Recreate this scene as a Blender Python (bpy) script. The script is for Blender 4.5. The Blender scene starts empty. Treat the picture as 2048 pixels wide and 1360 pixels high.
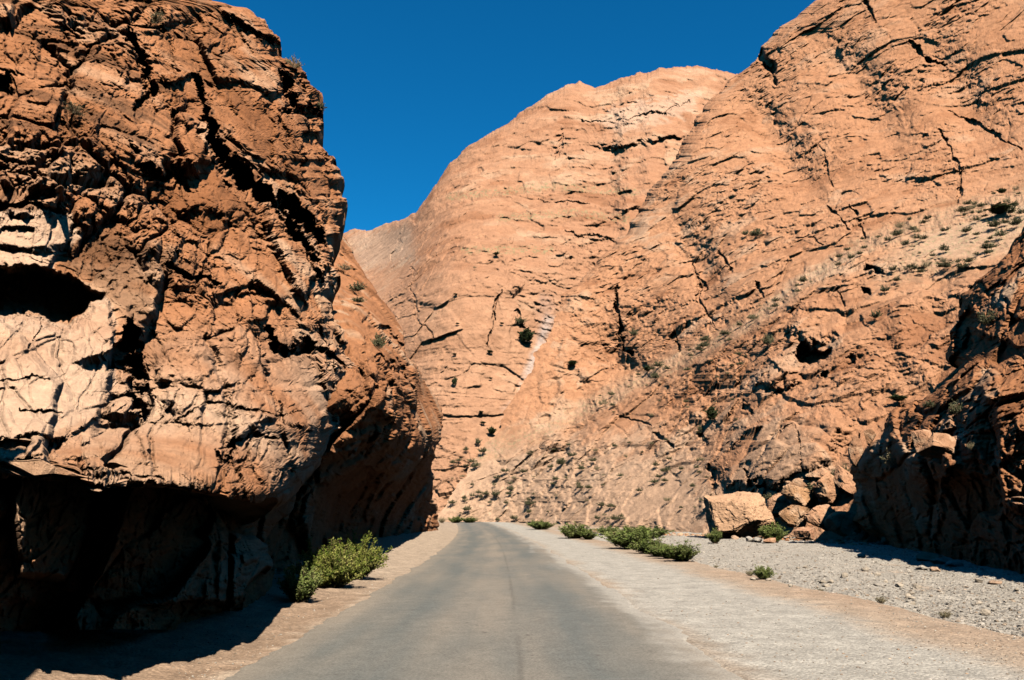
import bpy, math, random, os, time
import numpy as np
from mathutils import Vector
from concurrent.futures import ThreadPoolExecutor
T0 = time.time()
Q = float(os.environ.get('SCENE_Q', '1'))        # 1 = full mesh density
F32 = np.float32
sc = bpy.context.scene
# ------------------------------------------------------------------ camera
FOC, PITCH, CAMZ = 1607.0, math.radians(12.6), 1.6
cam = bpy.data.objects.new('camera', bpy.data.cameras.new('camera'))
sc.collection.objects.link(cam)
cam.data.sensor_width = 36; cam.data.lens = 36 * FOC / 2048
cam.data.clip_end = 6000; cam.data.clip_start = 0.05
cam.location = (0, 0, CAMZ); cam.rotation_euler = (math.radians(90) + PITCH, 0, 0)
sc.camera = cam
# ------------------------------------------------------------------ light
SUN_EL, SUN_AZ = math.radians(44), math.radians(15)      # behind the camera; + = from the right
S = Vector((math.sin(SUN_AZ) * math.cos(SUN_EL), -math.cos(SUN_AZ) * math.cos(SUN_EL), math.sin(SUN_EL)))
sd = bpy.data.lights.new('sun', 'SUN'); sd.energy = 5.0; sd.angle = math.radians(0.5); sd.color = (1.0, 0.93, 0.82)
sun = bpy.data.objects.new('sun', sd); sc.collection.objects.link(sun)
sun.rotation_euler = S.to_track_quat('Z', 'Y').to_euler()
w = bpy.data.worlds.new('World'); sc.world = w; w.use_nodes = True
wn = w.node_tree; wn.nodes.clear()
sky = wn.nodes.new('ShaderNodeTexSky'); sky.sky_type = 'NISHITA'; sky.sun_disc = False
sky.sun_elevation = SUN_EL; sky.sun_rotation = math.pi - SUN_AZ
sky.altitude = 3000; sky.air_density = 1.0; sky.dust_density = 0.0; sky.ozone_density = 3.0
hs = wn.nodes.new('ShaderNodeHueSaturation'); hs.inputs['Saturation'].default_value = 1.3
bg = wn.nodes.new('ShaderNodeBackground'); bg.inputs[1].default_value = 0.05
wo = wn.nodes.new('ShaderNodeOutputWorld')
wn.links.new(sky.outputs[0], hs.inputs['Color']); gn = wn.nodes.new('ShaderNodeVectorMath'); gn.operation = 'MULTIPLY'; gn.inputs[1].default_value = (0.25, 1.35, 1.3); wn.links.new(hs.outputs[0], gn.inputs[0]); cl = wn.nodes.new('ShaderNodeVectorMath'); cl.operation = 'MINIMUM'; cl.inputs[1].default_value = (0.6, 3.2, 5.2)
wn.links.new(gn.outputs[0], cl.inputs[0]); wn.links.new(cl.outputs[0], bg.inputs[0]); wn.links.new(bg.outputs[0], wo.inputs[0])
sc.view_settings.view_transform = 'Standard'; sc.view_settings.look = 'None'
sc.view_settings.exposure = 1.31; sc.view_settings.gamma = 1
sc.cycles.max_bounces = 3; sc.cycles.diffuse_bounces = 0; sc.cycles.glossy_bounces = 1; sc.cycles.transparent_max_bounces = 4
sc.cycles.caustics_reflective = False; sc.cycles.caustics_refractive = False

# ------------------------------------------------------------------ noise (numpy)
POOL = ThreadPoolExecutor(4)
def chunked(fn, P, *a):
    n = len(P); k = max(1, min(64, n // 20000 + 1))
    parts = [p for p in np.array_split(P, k)]
    res = list(POOL.map(lambda p: fn(p, *a), parts))
    if isinstance(res[0], tuple): return tuple(np.concatenate([r[i] for r in res]) for i in range(len(res[0])))
    return np.concatenate(res)
def hsh(ix, iy, iz, seed):
    with np.errstate(over='ignore'):
        h = (ix.astype(np.uint32) * np.uint32(0x8da6b343)) ^ (iy.astype(np.uint32) * np.uint32(0xd8163841)) ^ (iz.astype(np.uint32) * np.uint32(0xcb1ab31f)) ^ np.uint32((seed * 0x9E3779B1) & 0xffffffff)
        h ^= h >> np.uint32(15); h *= np.uint32(0x2c1b3c6d); h ^= h >> np.uint32(12); h *= np.uint32(0x297a2d39); h ^= h >> np.uint32(15)
    return h
def h01(h, s=0):
    with np.errstate(over='ignore'):
        if s: h = h * np.uint32(2 * s * 7919 + 1); h = h ^ (h >> np.uint32(13)); h = h * np.uint32(0x5bd1e995); h = h ^ (h >> np.uint32(15))
    return (h >> np.uint32(8)).astype(F32) * F32(1 / 16777216)
def _vn(P, seed):
    i = np.floor(P).astype(np.int32); f = (P - i).astype(F32); u = f * f * f * (f * (f * 6 - 15) + 10)
    out = np.zeros(len(P), F32)
    for dx in (0, 1):
        wx = u[:, 0] if dx else 1 - u[:, 0]
        for dy in (0, 1):
            wy = u[:, 1] if dy else 1 - u[:, 1]
            for dz in (0, 1):
                wz = u[:, 2] if dz else 1 - u[:, 2]
                h = hsh(i[:, 0] + dx, i[:, 1] + dy, i[:, 2] + dz, seed)
                g = (h01(h) * 2 - 1) * (f[:, 0] - dx) + (h01(h, 1) * 2 - 1) * (f[:, 1] - dy) + (h01(h, 2) * 2 - 1) * (f[:, 2] - dz)
                out += wx * wy * wz * g
    return out * 1.6
def _fbm(P, seed, octv=4, gain=0.5, ridge=False):
    o = np.zeros(len(P), F32); a = 1.0; t = 0
    for k in range(octv):
        n = _vn(P, seed + k * 17)
        if ridge: n = 1 - 2 * np.abs(n) * 1.3
        o += a * n; t += a; a *= gain; P = P * 2.03 + 11.3
    return o / t
def fbm(P, seed, octv=4, gain=0.5, ridge=False): return chunked(_fbm, P, seed, octv, gain, ridge)
def _facet(P, seed):
    q = P - 0.5; i0 = np.floor(q).astype(np.int32)
    n = len(P); F1 = np.full(n, 9, F32); F2 = np.full(n, 9, F32); H = np.zeros(n, F32); TL = np.zeros(n, F32)
    for dx in (0, 1):
        for dy in (0, 1):
            for dz in (0, 1):
                ix = i0[:, 0] + dx; iy = i0[:, 1] + dy; iz = i0[:, 2] + dz
                h = hsh(ix, iy, iz, seed)
                vx = P[:, 0] - (ix + 0.5 + (h01(h, 1) - 0.5) * 0.9); vy = P[:, 1] - (iy + 0.5 + (h01(h, 2) - 0.5) * 0.9); vz = P[:, 2] - (iz + 0.5 + (h01(h, 3) - 0.5) * 0.9)
                d = np.sqrt(vx * vx + vy * vy + vz * vz)
                t = vx * (h01(h, 4) * 2 - 1) + vy * (h01(h, 5) * 2 - 1) + vz * (h01(h, 6) * 2 - 1)
                c = d < F1
                F2 = np.where(c, F1, np.minimum(F2, d)); F1 = np.where(c, d, F1)
                H = np.where(c, h01(h, 7), H); TL = np.where(c, t, TL)
    return F1, F2, H, TL
def facet(P, seed): return chunked(_facet, np.ascontiguousarray(P, dtype=F32), seed)
def sstep(a, b, x):
    t = np.clip((x - a) / (b - a), 0, 1); return t * t * (3 - 2 * t)

def _brick(P, seed, w):
    """slabs: beds of unit thickness along z cut into blocks by near-vertical joints; returns hash, tilt, distance to the nearest joint or bed plane"""
    k = np.floor(P[:, 2]); fz = P[:, 2] - k; ki = k.astype(np.int32); o = np.zeros_like(ki)
    hk = hsh(ki, o, o, seed)
    ww = w * (0.6 + 1.1 * h01(hk, 3))
    ax = P[:, 0] / ww + h01(hk, 1) * 9 + P[:, 2] * (h01(hk, 4) - .5) * .5; ay = P[:, 1] / ww + h01(hk, 2) * 9 + 0.35 * ax
    ix = np.floor(ax); iy = np.floor(ay); fx = ax - ix; fy = ay - iy
    h = hsh(ix.astype(np.int32), iy.astype(np.int32), ki, seed + 1)
    t = (fx - .5) * (h01(h, 1) - .5) + (fy - .5) * (h01(h, 2) - .5) + (fz - .5) * (h01(h, 3) - .35)
    e = np.minimum(np.minimum(fx, 1 - fx) * ww, np.minimum(fy, 1 - fy) * ww); e = np.minimum(e, np.minimum(fz, 1 - fz) * 1.0)
    return h01(h, 5).astype(F32), t.astype(F32), e.astype(F32)
def rock(P, s, bed, seed, blocks=1.0, strata=0.5, fine=1.0, layer=1.3, st=(0.75, 0.75, 1.15), bricks=1.0, cracks=1.0, fan=0, octs=((2.6, 0.50), (1.05, 0.34), (0.42, 0.22), (0.17, 0.12), (0.075, 0.055))):
    """Displacement in metres (positive = out) of fractured, bedded rock of feature size s; plus masks for colour."""
    b = np.array(bed, F32); b /= np.linalg.norm(b)
    t1 = np.cross(b, np.array([0, 1, 0], F32)); t1 /= np.linalg.norm(t1); t2 = np.cross(b, t1)
    C = np.stack([P @ t1, P @ t2, P @ b], 1).astype(F32) / F32(s)
    W = np.stack([fbm(C * 0.35 + k * 31.7, seed + k, 3) for k in range(3)], 1)
    W2 = np.stack([fbm(C * 2.3 + k * 11.7, seed + 5 + k, 3) for k in range(3)], 1)
    Cw = C + W * 0.35 + W2 * 0.05
    Cf = Cw
    if fan:      # blocks of a wall that runs away down the gorge: joints fan out, so blocks grow and tilt with distance
        y_ = np.maximum(P[:, 1:2], 1.0); Cf = np.concatenate([P[:, :1] / y_ * fan, P[:, 2:] / y_ * fan, P[:, 1:2] * 0.22], 1).astype(F32) / F32(s)
        Cf = Cf + W * 0.35 + W2 * 0.05
    m = sstep(-0.3, 0.35, fbm(C * 0.3 + 5, seed + 9, 4))        # rough / smooth zones
    m2 = sstep(-0.15, 0.2, fbm(C * 0.4 + 55, seed + 19, 4))     # bedded / broken zones
    d = np.zeros(len(P), F32)
    st = np.array(st, F32)
    for k, (sz, am) in enumerate(octs):
        q = (Cf if k < 5 else Cw) * st / sz
        F1, F2, H, TL = facet(q, seed + 100 + k)
        a = am * s * blocks
        if k >= 2: a = a * (0.3 + 1.0 * m) * fine
        crack = 1 - sstep(0.0, 0.07 if k < 3 else 0.14, F2 - F1)
        d += a * ((H - 0.5) * 0.95 + TL * 1.15 - cracks * crack * (0.15 + 0.75 * (H > 0.55)))
        if k == 1: H0 = H
        if k == 2: H1 = H
    # bedding: ledges with a hard lip above and a soft recess below
    for k, (lh, am) in enumerate(((layer, 0.26), (layer * 0.27, 0.08))):
        z = Cw[:, 2] / lh + fbm(C * 0.5, seed + 60 + k, 2) * 0.3
        i = np.floor(z); f = z - i
        h = h01(hsh(i.astype(np.int32), np.zeros_like(i, np.int32), np.zeros_like(i, np.int32), seed + 70 + k))
        prof = (h - 0.5) * 1.2 + (f - 0.5) * 0.4 - 0.6 * (1 - sstep(0.0, 0.12, f)) * (0.3 + h)
        pm = sstep(-0.2, 0.3, fbm(C * 0.3 + 91, seed + 80 + k, 2) + 0.1)
        d += am * s * strata * prof * (0.2 + 0.8 * pm)
    for k, (lh, am, wf) in enumerate(((0.62, 0.16, 1.7), (0.22, 0.075, 1.9), (0.085, 0.030, 2.0))):
        H, t, e = chunked(_brick, Cw / F32(lh) + F32(13.1 * k), seed + 140 + k, F32(wf))
        crack = 1 - sstep(0.0, 0.09, e)
        d += am * s * bricks * (0.25 + 0.9 * m2) * ((H - 0.5) * 1.1 + t * 1.5 - cracks * crack * (0.2 + 0.9 * (H > 0.5)))
        if k == 1: H2 = H
    d += s * 0.075 * fine * fbm(C * 2.6, seed + 90, 7, 0.66, True) * (0.35 + 0.8 * m)
    return d, dict(m=m, m2=m2, H0=H0, H1=H1, H2=H2, C=C, Cw=Cw)

# ------------------------------------------------------------------ camera geometry used to lay the land out at its real distances
CP, SP = math.cos(PITCH), math.sin(PITCH)
def unproj(px, py, Y):
    dx = px - 1024.0; up = 680.0 - py
    dy = FOC * CP - up * SP; dz = FOC * SP + up * CP
    return np.stack([dx / dy * Y, Y, CAMZ + dz / dy * Y], -1)
def proj(P):
    x, y, z = P[..., 0], P[..., 1], P[..., 2] - CAMZ
    d = y * CP + z * SP
    return 1024 + x / d * FOC, 680 - (z * CP - y * SP) / d * FOC
def tps(pts, vals, x, y):
    p = np.array(pts, float) / 500; v = np.array(vals, float); n = len(p)
    def U(r2): return r2 * np.log(r2 + 1e-9)
    K = U(((p[:, None] - p[None]) ** 2).sum(-1)) + np.eye(n) * 0.02
    Pm = np.c_[np.ones(n), p]; A = np.zeros((n + 3, n + 3)); A[:n, :n] = K; A[:n, n:] = Pm; A[n:, :n] = Pm.T
    wv = np.linalg.solve(A, np.r_[v, 0, 0, 0])
    sh = x.shape
    def ev(q):
        o = wv[n] + wv[n + 1] * q[:, 0] + wv[n + 2] * q[:, 1]
        for i in range(n): o += wv[i] * U((q[:, 0] - p[i, 0]) ** 2 + (q[:, 1] - p[i, 1]) ** 2)
        return o
    return chunked(ev, np.stack([x.ravel() / 500, y.ravel() / 500], 1)).reshape(sh)
def curve(tab, amp=0, seed=0):
    a = np.array(tab, float); x = np.arange(-500, 2700, 1.0); y = np.interp(x, a[:, 0], a[:, 1])
    q = np.stack([x, 0 * x, 0 * x + seed], 1).astype(F32)
    st_ = h01(hsh(np.floor(x / 17 + 2 * fbm(q / 30, 5, 2)).astype(np.int32), np.full(len(x), seed), np.zeros(len(x), np.int32), 5)) - .5
    y = y + amp * (1.1 * fbm(q / 38, 71, 5, .62) + 0.45 * st_)
    return lambda t: np.interp(t, x, y)
def grid_normals(G):
    du = np.gradient(G, axis=1); dv = np.gradient(G, axis=0)
    n = np.cross(du, dv); n /= np.linalg.norm(n, axis=-1, keepdims=True) + 1e-12
    V = G - np.array([0, 0, CAMZ]); 
    if (n * V).sum(-1).mean() > 0: n = -n
    return n
def blur(A, k):
    for ax in (0, 1):
        for _ in range(2):
            pad = [(k, k) if i == ax else (0, 0) for i in range(A.ndim)]
            c = np.cumsum(np.pad(A, [(k + 1, k) if i == ax else (0, 0) for i in range(A.ndim)], mode='edge'), axis=ax)
            n = A.shape[ax]
            A = (np.take(c, np.arange(2 * k + 1, 2 * k + 1 + n), axis=ax) - np.take(c, np.arange(0, n), axis=ax)) / (2 * k + 1)
    return A
def soft3(a):
    a = np.pad(a, 1, mode='edge'); a = a[:-2] * .25 + a[1:-1] * .5 + a[2:] * .25
    return a[:, :-2] * .25 + a[:, 1:-1] * .5 + a[:, 2:] * .25
WK = {}
def cutf(px, py, pts, wd, dep, lo=0.5):
    """a crack along pts: ragged width, fading at its ends"""
    D, t = stroke(px, py, pts); nz = WK['n']
    w_ = wd * np.clip(0.75 + 1.6 * nz, 0.15, 1.8) * (0.35 + 0.65 * np.sin(np.pi * np.clip(t, .03, .97)) ** .6)
    return dep * (1 - sstep(w_ * lo, w_, D)) * np.clip(0.8 + 1.2 * nz, 0.2, 1.4)
def mesh_from(name, V, faces, attrs=None, mat=None, smooth=False):
    """V (n,3), faces (m,4) or (m,3)"""
    me = bpy.data.meshes.new(name); V = np.ascontiguousarray(V, F32); faces = np.ascontiguousarray(faces, np.int32)
    me.vertices.add(len(V)); me.vertices.foreach_set('co', V.ravel())
    k = faces.shape[1]; me.loops.add(faces.size); me.loops.foreach_set('vertex_index', faces.ravel())
    me.polygons.add(len(faces)); me.polygons.foreach_set('loop_start', np.arange(0, faces.size, k, dtype=np.int32))
    me.polygons.foreach_set('use_smooth', np.full(len(faces), smooth))
    for an, arr in (attrs or {}).items():
        at = me.attributes.new(an, 'FLOAT_COLOR', 'POINT')
        c = np.ones((len(V), 4), F32); c[:, :arr.shape[1]] = arr; at.data.foreach_set('color', c.ravel())
    me.update(); me.validate()
    if mat: me.materials.append(mat)
    return me
def gridfaces(nr, nc):
    i = np.arange(nr * nc, dtype=np.int32).reshape(nr, nc)
    return np.stack([i[:-1, :-1], i[:-1, 1:], i[1:, 1:], i[1:, :-1]], -1).reshape(-1, 4)
def link(name, me, parent=None, **props):
    o = bpy.data.objects.new(name, me); sc.collection.objects.link(o)
    if parent: o.parent = parent
    for k, v in props.items(): o[k] = v
    return o

# ------------------------------------------------------------------ materials
def new_mat(name):
    m = bpy.data.materials.new(name); m.use_nodes = True; nt = m.node_tree; nt.nodes.clear()
    o = nt.nodes.new('ShaderNodeOutputMaterial'); b = nt.nodes.new('ShaderNodeBsdfPrincipled')
    b.inputs['Roughness'].default_value = 0.95; b.inputs['Specular IOR Level'].default_value = 0.12
    nt.links.new(b.outputs[0], o.inputs[0]); return m, nt, b
def N(nt, t, **kw):
    n = nt.nodes.new(t)
    for k, v in kw.items():
        if k.startswith('i_'): n.inputs[k[2:].replace('_', ' ')].default_value = v
        else: setattr(n, k, v)
    return n
def noise(nt, scale, detail=5, rough=0.6, vec=None):
    n = N(nt, 'ShaderNodeTexNoise'); n.inputs['Scale'].default_value = scale; n.inputs['Detail'].default_value = detail; n.inputs['Roughness'].default_value = rough
    if vec is not None: nt.links.new(vec, n.inputs['Vector'])
    return n.outputs['Fac']
def mix(nt, fac, a, b, mode='MIX'):
    m = nt.nodes.new('ShaderNodeMix'); m.data_type = 'RGBA'; m.blend_type = mode
    for sock, v in ((m.inputs[0], fac), (m.inputs[6], a), (m.inputs[7], b)):
        if hasattr(v, 'links') or isinstance(v, bpy.types.NodeSocket): nt.links.new(v, sock)
        else: sock.default_value = v if not isinstance(v, tuple) else (*v, 1.0) if len(v) == 3 else v
    return m.outputs[2]
def maprange(nt, v, a, b, c=0.0, d=1.0):
    m = nt.nodes.new('ShaderNodeMapRange'); nt.links.new(v, m.inputs[0])
    for i, x in enumerate((a, b, c, d)): m.inputs[i + 1].default_value = x
    return m.outputs[0]
def rock_mat(name, unit, bump=0.6):
    """colour comes from the mesh attribute 'tint' (mineral colour of each bed and block); grain and pitting from noise sized in metres by unit"""
    m, nt, b = new_mat(name)
    geo = N(nt, 'ShaderNodeNewGeometry'); pos = geo.outputs['Position']
    at = N(nt, 'ShaderNodeAttribute', attribute_name='tint')
    n1 = maprange(nt, noise(nt, 3.0 / unit, 6, 0.65, pos), 0.3, 0.7, 0.78, 1.18)
    n2 = maprange(nt, noise(nt, 14.0 / unit, 5, 0.7, pos), 0.3, 0.7, 0.85, 1.12)
    c = mix(nt, 1.0, at.outputs['Color'], n1, 'MULTIPLY'); c = mix(nt, 1.0, c, n2, 'MULTIPLY')
    nt.links.new(c, b.inputs['Base Color'])
    h = nt.nodes.new('ShaderNodeMath'); h.operation = 'ADD'
    nt.links.new(noise(nt, 7.0 / unit, 8, 0.7, pos), h.inputs[0]); nt.links.new(noise(nt, 30.0 / unit, 4, 0.7, pos), h.inputs[1])
    bp = N(nt, 'ShaderNodeBump'); bp.inputs['Strength'].default_value = bump; bp.inputs['Distance'].default_value = 0.05 * unit
    nt.links.new(h.outputs[0], bp.inputs['Height']); nt.links.new(bp.outputs[0], b.inputs['Normal'])
    return m

PALE = np.array([0.66, 0.42, 0.26]); ORANGE = np.array([0.50, 0.225, 0.105]); BROWN = np.array([0.27, 0.105, 0.040]); RED = np.array([0.42, 0.19, 0.10]); DARK = np.array([0.12, 0.055, 0.025])
GREY = np.array([0.55, 0.475, 0.39]); SCREE = np.array([0.58, 0.41, 0.285]); OLIVE = np.array([0.19, 0.19, 0.095])
def lerp3(a, b, t): return a + (b - a) * t[:, None]

# ------------------------------------------------------------------ feature strokes, laid on the surface (metres of depth along the view, widths in photo pixels)
def seg_dist(px, py, x0, y0, x1, y1):
    vx, vy = x1 - x0, y1 - y0; L = vx * vx + vy * vy + 1e-6
    t = np.clip(((px - x0) * vx + (py - y0) * vy) / L, 0, 1)
    return np.hypot(px - x0 - t * vx, py - y0 - t * vy), t
def stroke(px, py, pts, wob=None):
    D = np.full(px.shape, 1e9); T = np.zeros(px.shape)
    for k in range(len(pts) - 1):
        d, t = seg_dist(px, py, *pts[k], *pts[k + 1]); c = d < D; D = np.where(c, d, D); T = np.where(c, (k + t) / (len(pts) - 1), T)
    return D, T
def inpoly(px, py, pts):
    """signed-ish distance: + inside"""
    D, _ = stroke(px, py, list(pts) + [pts[0]])
    ins = np.zeros(px.shape, bool); j = len(pts) - 1
    for i in range(len(pts)):
        xi, yi = pts[i]; xj, yj = pts[j]
        c = ((yi > py) != (yj > py)) & (px < (xj - xi) * (py - yi) / (yj - yi + 1e-9) + xi); ins ^= c; j = i
    return np.where(ins, D, -D)

skirtC = skirtE = None
SHEETS = {}; KA = 0.565
def build_sheet(name, px, py, Yb, rockargs, colour, feats=None, cfeats=None, mat=None, skirt=None, label=None, normal_blur=12, drop=None, wnorm=0.08, over=None):
    nr, nc = px.shape
    wx = fbm(np.stack([px.ravel() / 45, py.ravel() / 45, 0 * px.ravel()], 1).astype(F32), 3, 3).reshape(px.shape) * 14
    wy = fbm(np.stack([px.ravel() / 45, py.ravel() / 45, 0 * px.ravel() + 9], 1).astype(F32), 4, 3).reshape(px.shape) * 14
    f2 = np.stack([px.ravel() / 13, py.ravel() / 13, 0 * px.ravel()], 1).astype(F32)
    wx += fbm(f2, 13, 3).reshape(px.shape) * 7; wy += fbm(f2 + 50, 14, 3).reshape(px.shape) * 7
    WK['n'] = fbm(f2 * .6 + 90, 15, 4).reshape(px.shape)
    F_ = feats(px + wx, py + wy, Yb) if feats else 0 * Yb
    Yb = Yb + F_
    G = unproj(px, py, Yb)
    if skirt is not None: G = skirt(G)
    nr, nc = G.shape[:2]
    n = grid_normals(blur(G, max(1, int(normal_blur * Q))))
    P = G.reshape(-1, 3).astype(F32)
    d, mk = rock(P, **rockargs)
    if drop is not None: d = d * drop(G).ravel()
    d = soft3(d.reshape(nr, nc)).ravel() if Q > 0.7 else d
    vw = np.array([0, 0, CAMZ]) - G; vw /= np.linalg.norm(vw, axis=-1, keepdims=True)
    nv = (n * vw).sum(-1, keepdims=True); wn_ = wnorm + 0.18 * sstep(0.25, 0.05, nv)
    D = G + (n * wn_ + vw * (1 - wn_) / np.maximum(nv, 0.5)) * d.reshape(nr, nc, 1)
    if over is not None:        # weathering: undersides steeper than the limit have fallen away, except in the clefts
        F2_ = np.zeros((nr, nc)); r0 = nr - F_.shape[0] if skirt in (skirtC,) else 0; c0 = nc - F_.shape[1] if skirt is skirtE else 0
        F2_[r0:r0 + F_.shape[0], c0:c0 + F_.shape[1]] = np.abs(F_); g_ = np.abs(np.gradient(F2_, axis=0)) > 0.03 * over[1]
        nzk = fbm(P / F32(over[1] * 1.2), 99, 3).reshape(nr, nc)
        kk = over[0] + 4.0 * sstep(over[2], over[2] + .2, nzk); kk = np.where(g_, 50.0, kk)
        vv_ = D - np.array([0, 0, CAMZ]); r_ = np.linalg.norm(vv_, axis=-1); dirs = vv_ / r_[..., None]; cell = np.linalg.norm(np.diff(dirs, axis=0), axis=-1)
        rl = r_.copy()
        for i in range(r0, nr - 1): rl[i + 1] = np.minimum(rl[i + 1], rl[i] + kk[i] * cell[i] * rl[i])
        D = np.array([0, 0, CAMZ]) + dirs * rl[..., None]
    pxx, pyy = proj(G)
    tint = colour(P, mk, (pxx).ravel(), pyy.ravel())
    if cfeats is not None: tint = cfeats(tint, (pxx).ravel() + 0, pyy.ravel() + 0, mk)
    me = mesh_from(name, D.reshape(-1, 3), gridfaces(nr, nc), {'tint': (tint * KA).astype(F32)}, mat)
    o = link(name, me, kind='structure')
    if label: o['label'] = label
    a, bb = proj(D); SHEETS.setdefault('ABCED'[len(SHEETS)], (a[::2, ::2].ravel(), bb[::2, ::2].ravel(), D[::2, ::2].reshape(-1, 3)))
    print('SHEET', name, len(P), round(time.time() - T0, 1)); return o
def lookup(px, py, names):
    best = None
    for nm in names:
        a, b, D = SHEETS[nm]; k = (a - px) ** 2 + (b - py) ** 2
        idx = np.where(k < 16)[0]
        if len(idx) == 0: continue
        j = idx[np.argmin(D[idx, 1])]
        if best is None or D[j, 1] < best[1]: best = D[j]
    return best

def base_colour(P, mk, mid, light, dark, s, seed, contrast=1.0):
    C = mk['C']; Cw = mk['Cw']
    a = fbm(C * 0.22 + 3, seed, 4); b = fbm(C * 0.9 + 8, seed + 1, 4); 
    lay = fbm(Cw * np.array([0.12, 0.12, 1.1], F32), seed + 2, 3)
    t = 0.9 * a + 0.5 * b + 0.55 * lay + 0.5 * (mk['H0'] - 0.5) + 0.45 * (mk['H1'] - 0.5)
    t = t * contrast
    c = np.repeat(mid[None], len(P), 0)
    c = lerp3(c, light, sstep(0.08, 0.75, t)); c = lerp3(c, dark, sstep(-0.08, -0.8, t))
    return c

# ================================================================== LEFT CLIFF, lit face over the road
st = 1.35 / Q
topA = -140
RA = curve([(-160, 330), (-60, 395), (0, 430), (12, 500), (60, 556), (98, 566), (110, 556), (130, 590), (180, 634), (215, 642), (245, 648), (270, 634), (300, 655), (340, 680), (400, 687), (460, 676), (500, 664), (560, 672), (620, 668), (680, 690), (740, 700), (800, 692), (830, 682), (870, 655), (930, 628), (990, 560), (1040, 520)], 27, 1)
LA = curve([(-260, 945), (0, 950), (200, 965), (330, 975), (450, 990), (520, 1000), (560, 990), (600, 965), (640, 915), (700, 850)], 15, 2)
nr = int((1000 - topA) / st); nc = int(930 / st)
v, u = np.meshgrid(np.linspace(0, 1, nr), np.linspace(0, 1, nc), indexing='ij')
pyA = topA + (1000 - topA) * v
pxA = -250 + (RA(pyA) + 250) * u
lip = LA(pxA); pyA = topA + (lip - topA) * v
pxA = -250 + (RA(pyA) + 250) * u
ptsA = []; vA = []
for y_, x_ in ((960, -3.3), (850, -3.45), (700, -4.0), (500, -5.4), (300, -7.2), (100, -9.4), (-140, -12.5)):
    for p in (-250, 0, 200, 400, 600, 700):
        lo_ = np.interp(p, [-250, 0, 200, 400, 600, 700], [1.8, 1.55, 1.36, 1.2, 1.1, 1.1]); hi_ = np.interp(p, [-250, 0, 200, 400, 600, 700], [1.35, 1.2, 1.1, 1.05, 1.05, 1.1])
        if y_ == 960: lo_ = np.interp(p, [-250, 0, 200, 400, 600, 700], [1.5, 1.25, 1.0, .94, .97, 1.03])
        k = lo_ + (hi_ - lo_) * float(sstep(700, 250, np.float64(y_)))
        ptsA.append((p, y_)); vA.append(x_ * k)
XA = tps(ptsA, vA, pxA, pyA)
YA = -XA / (1024 - pxA) * (FOC * CP - (680 - pyA) * SP)
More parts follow.
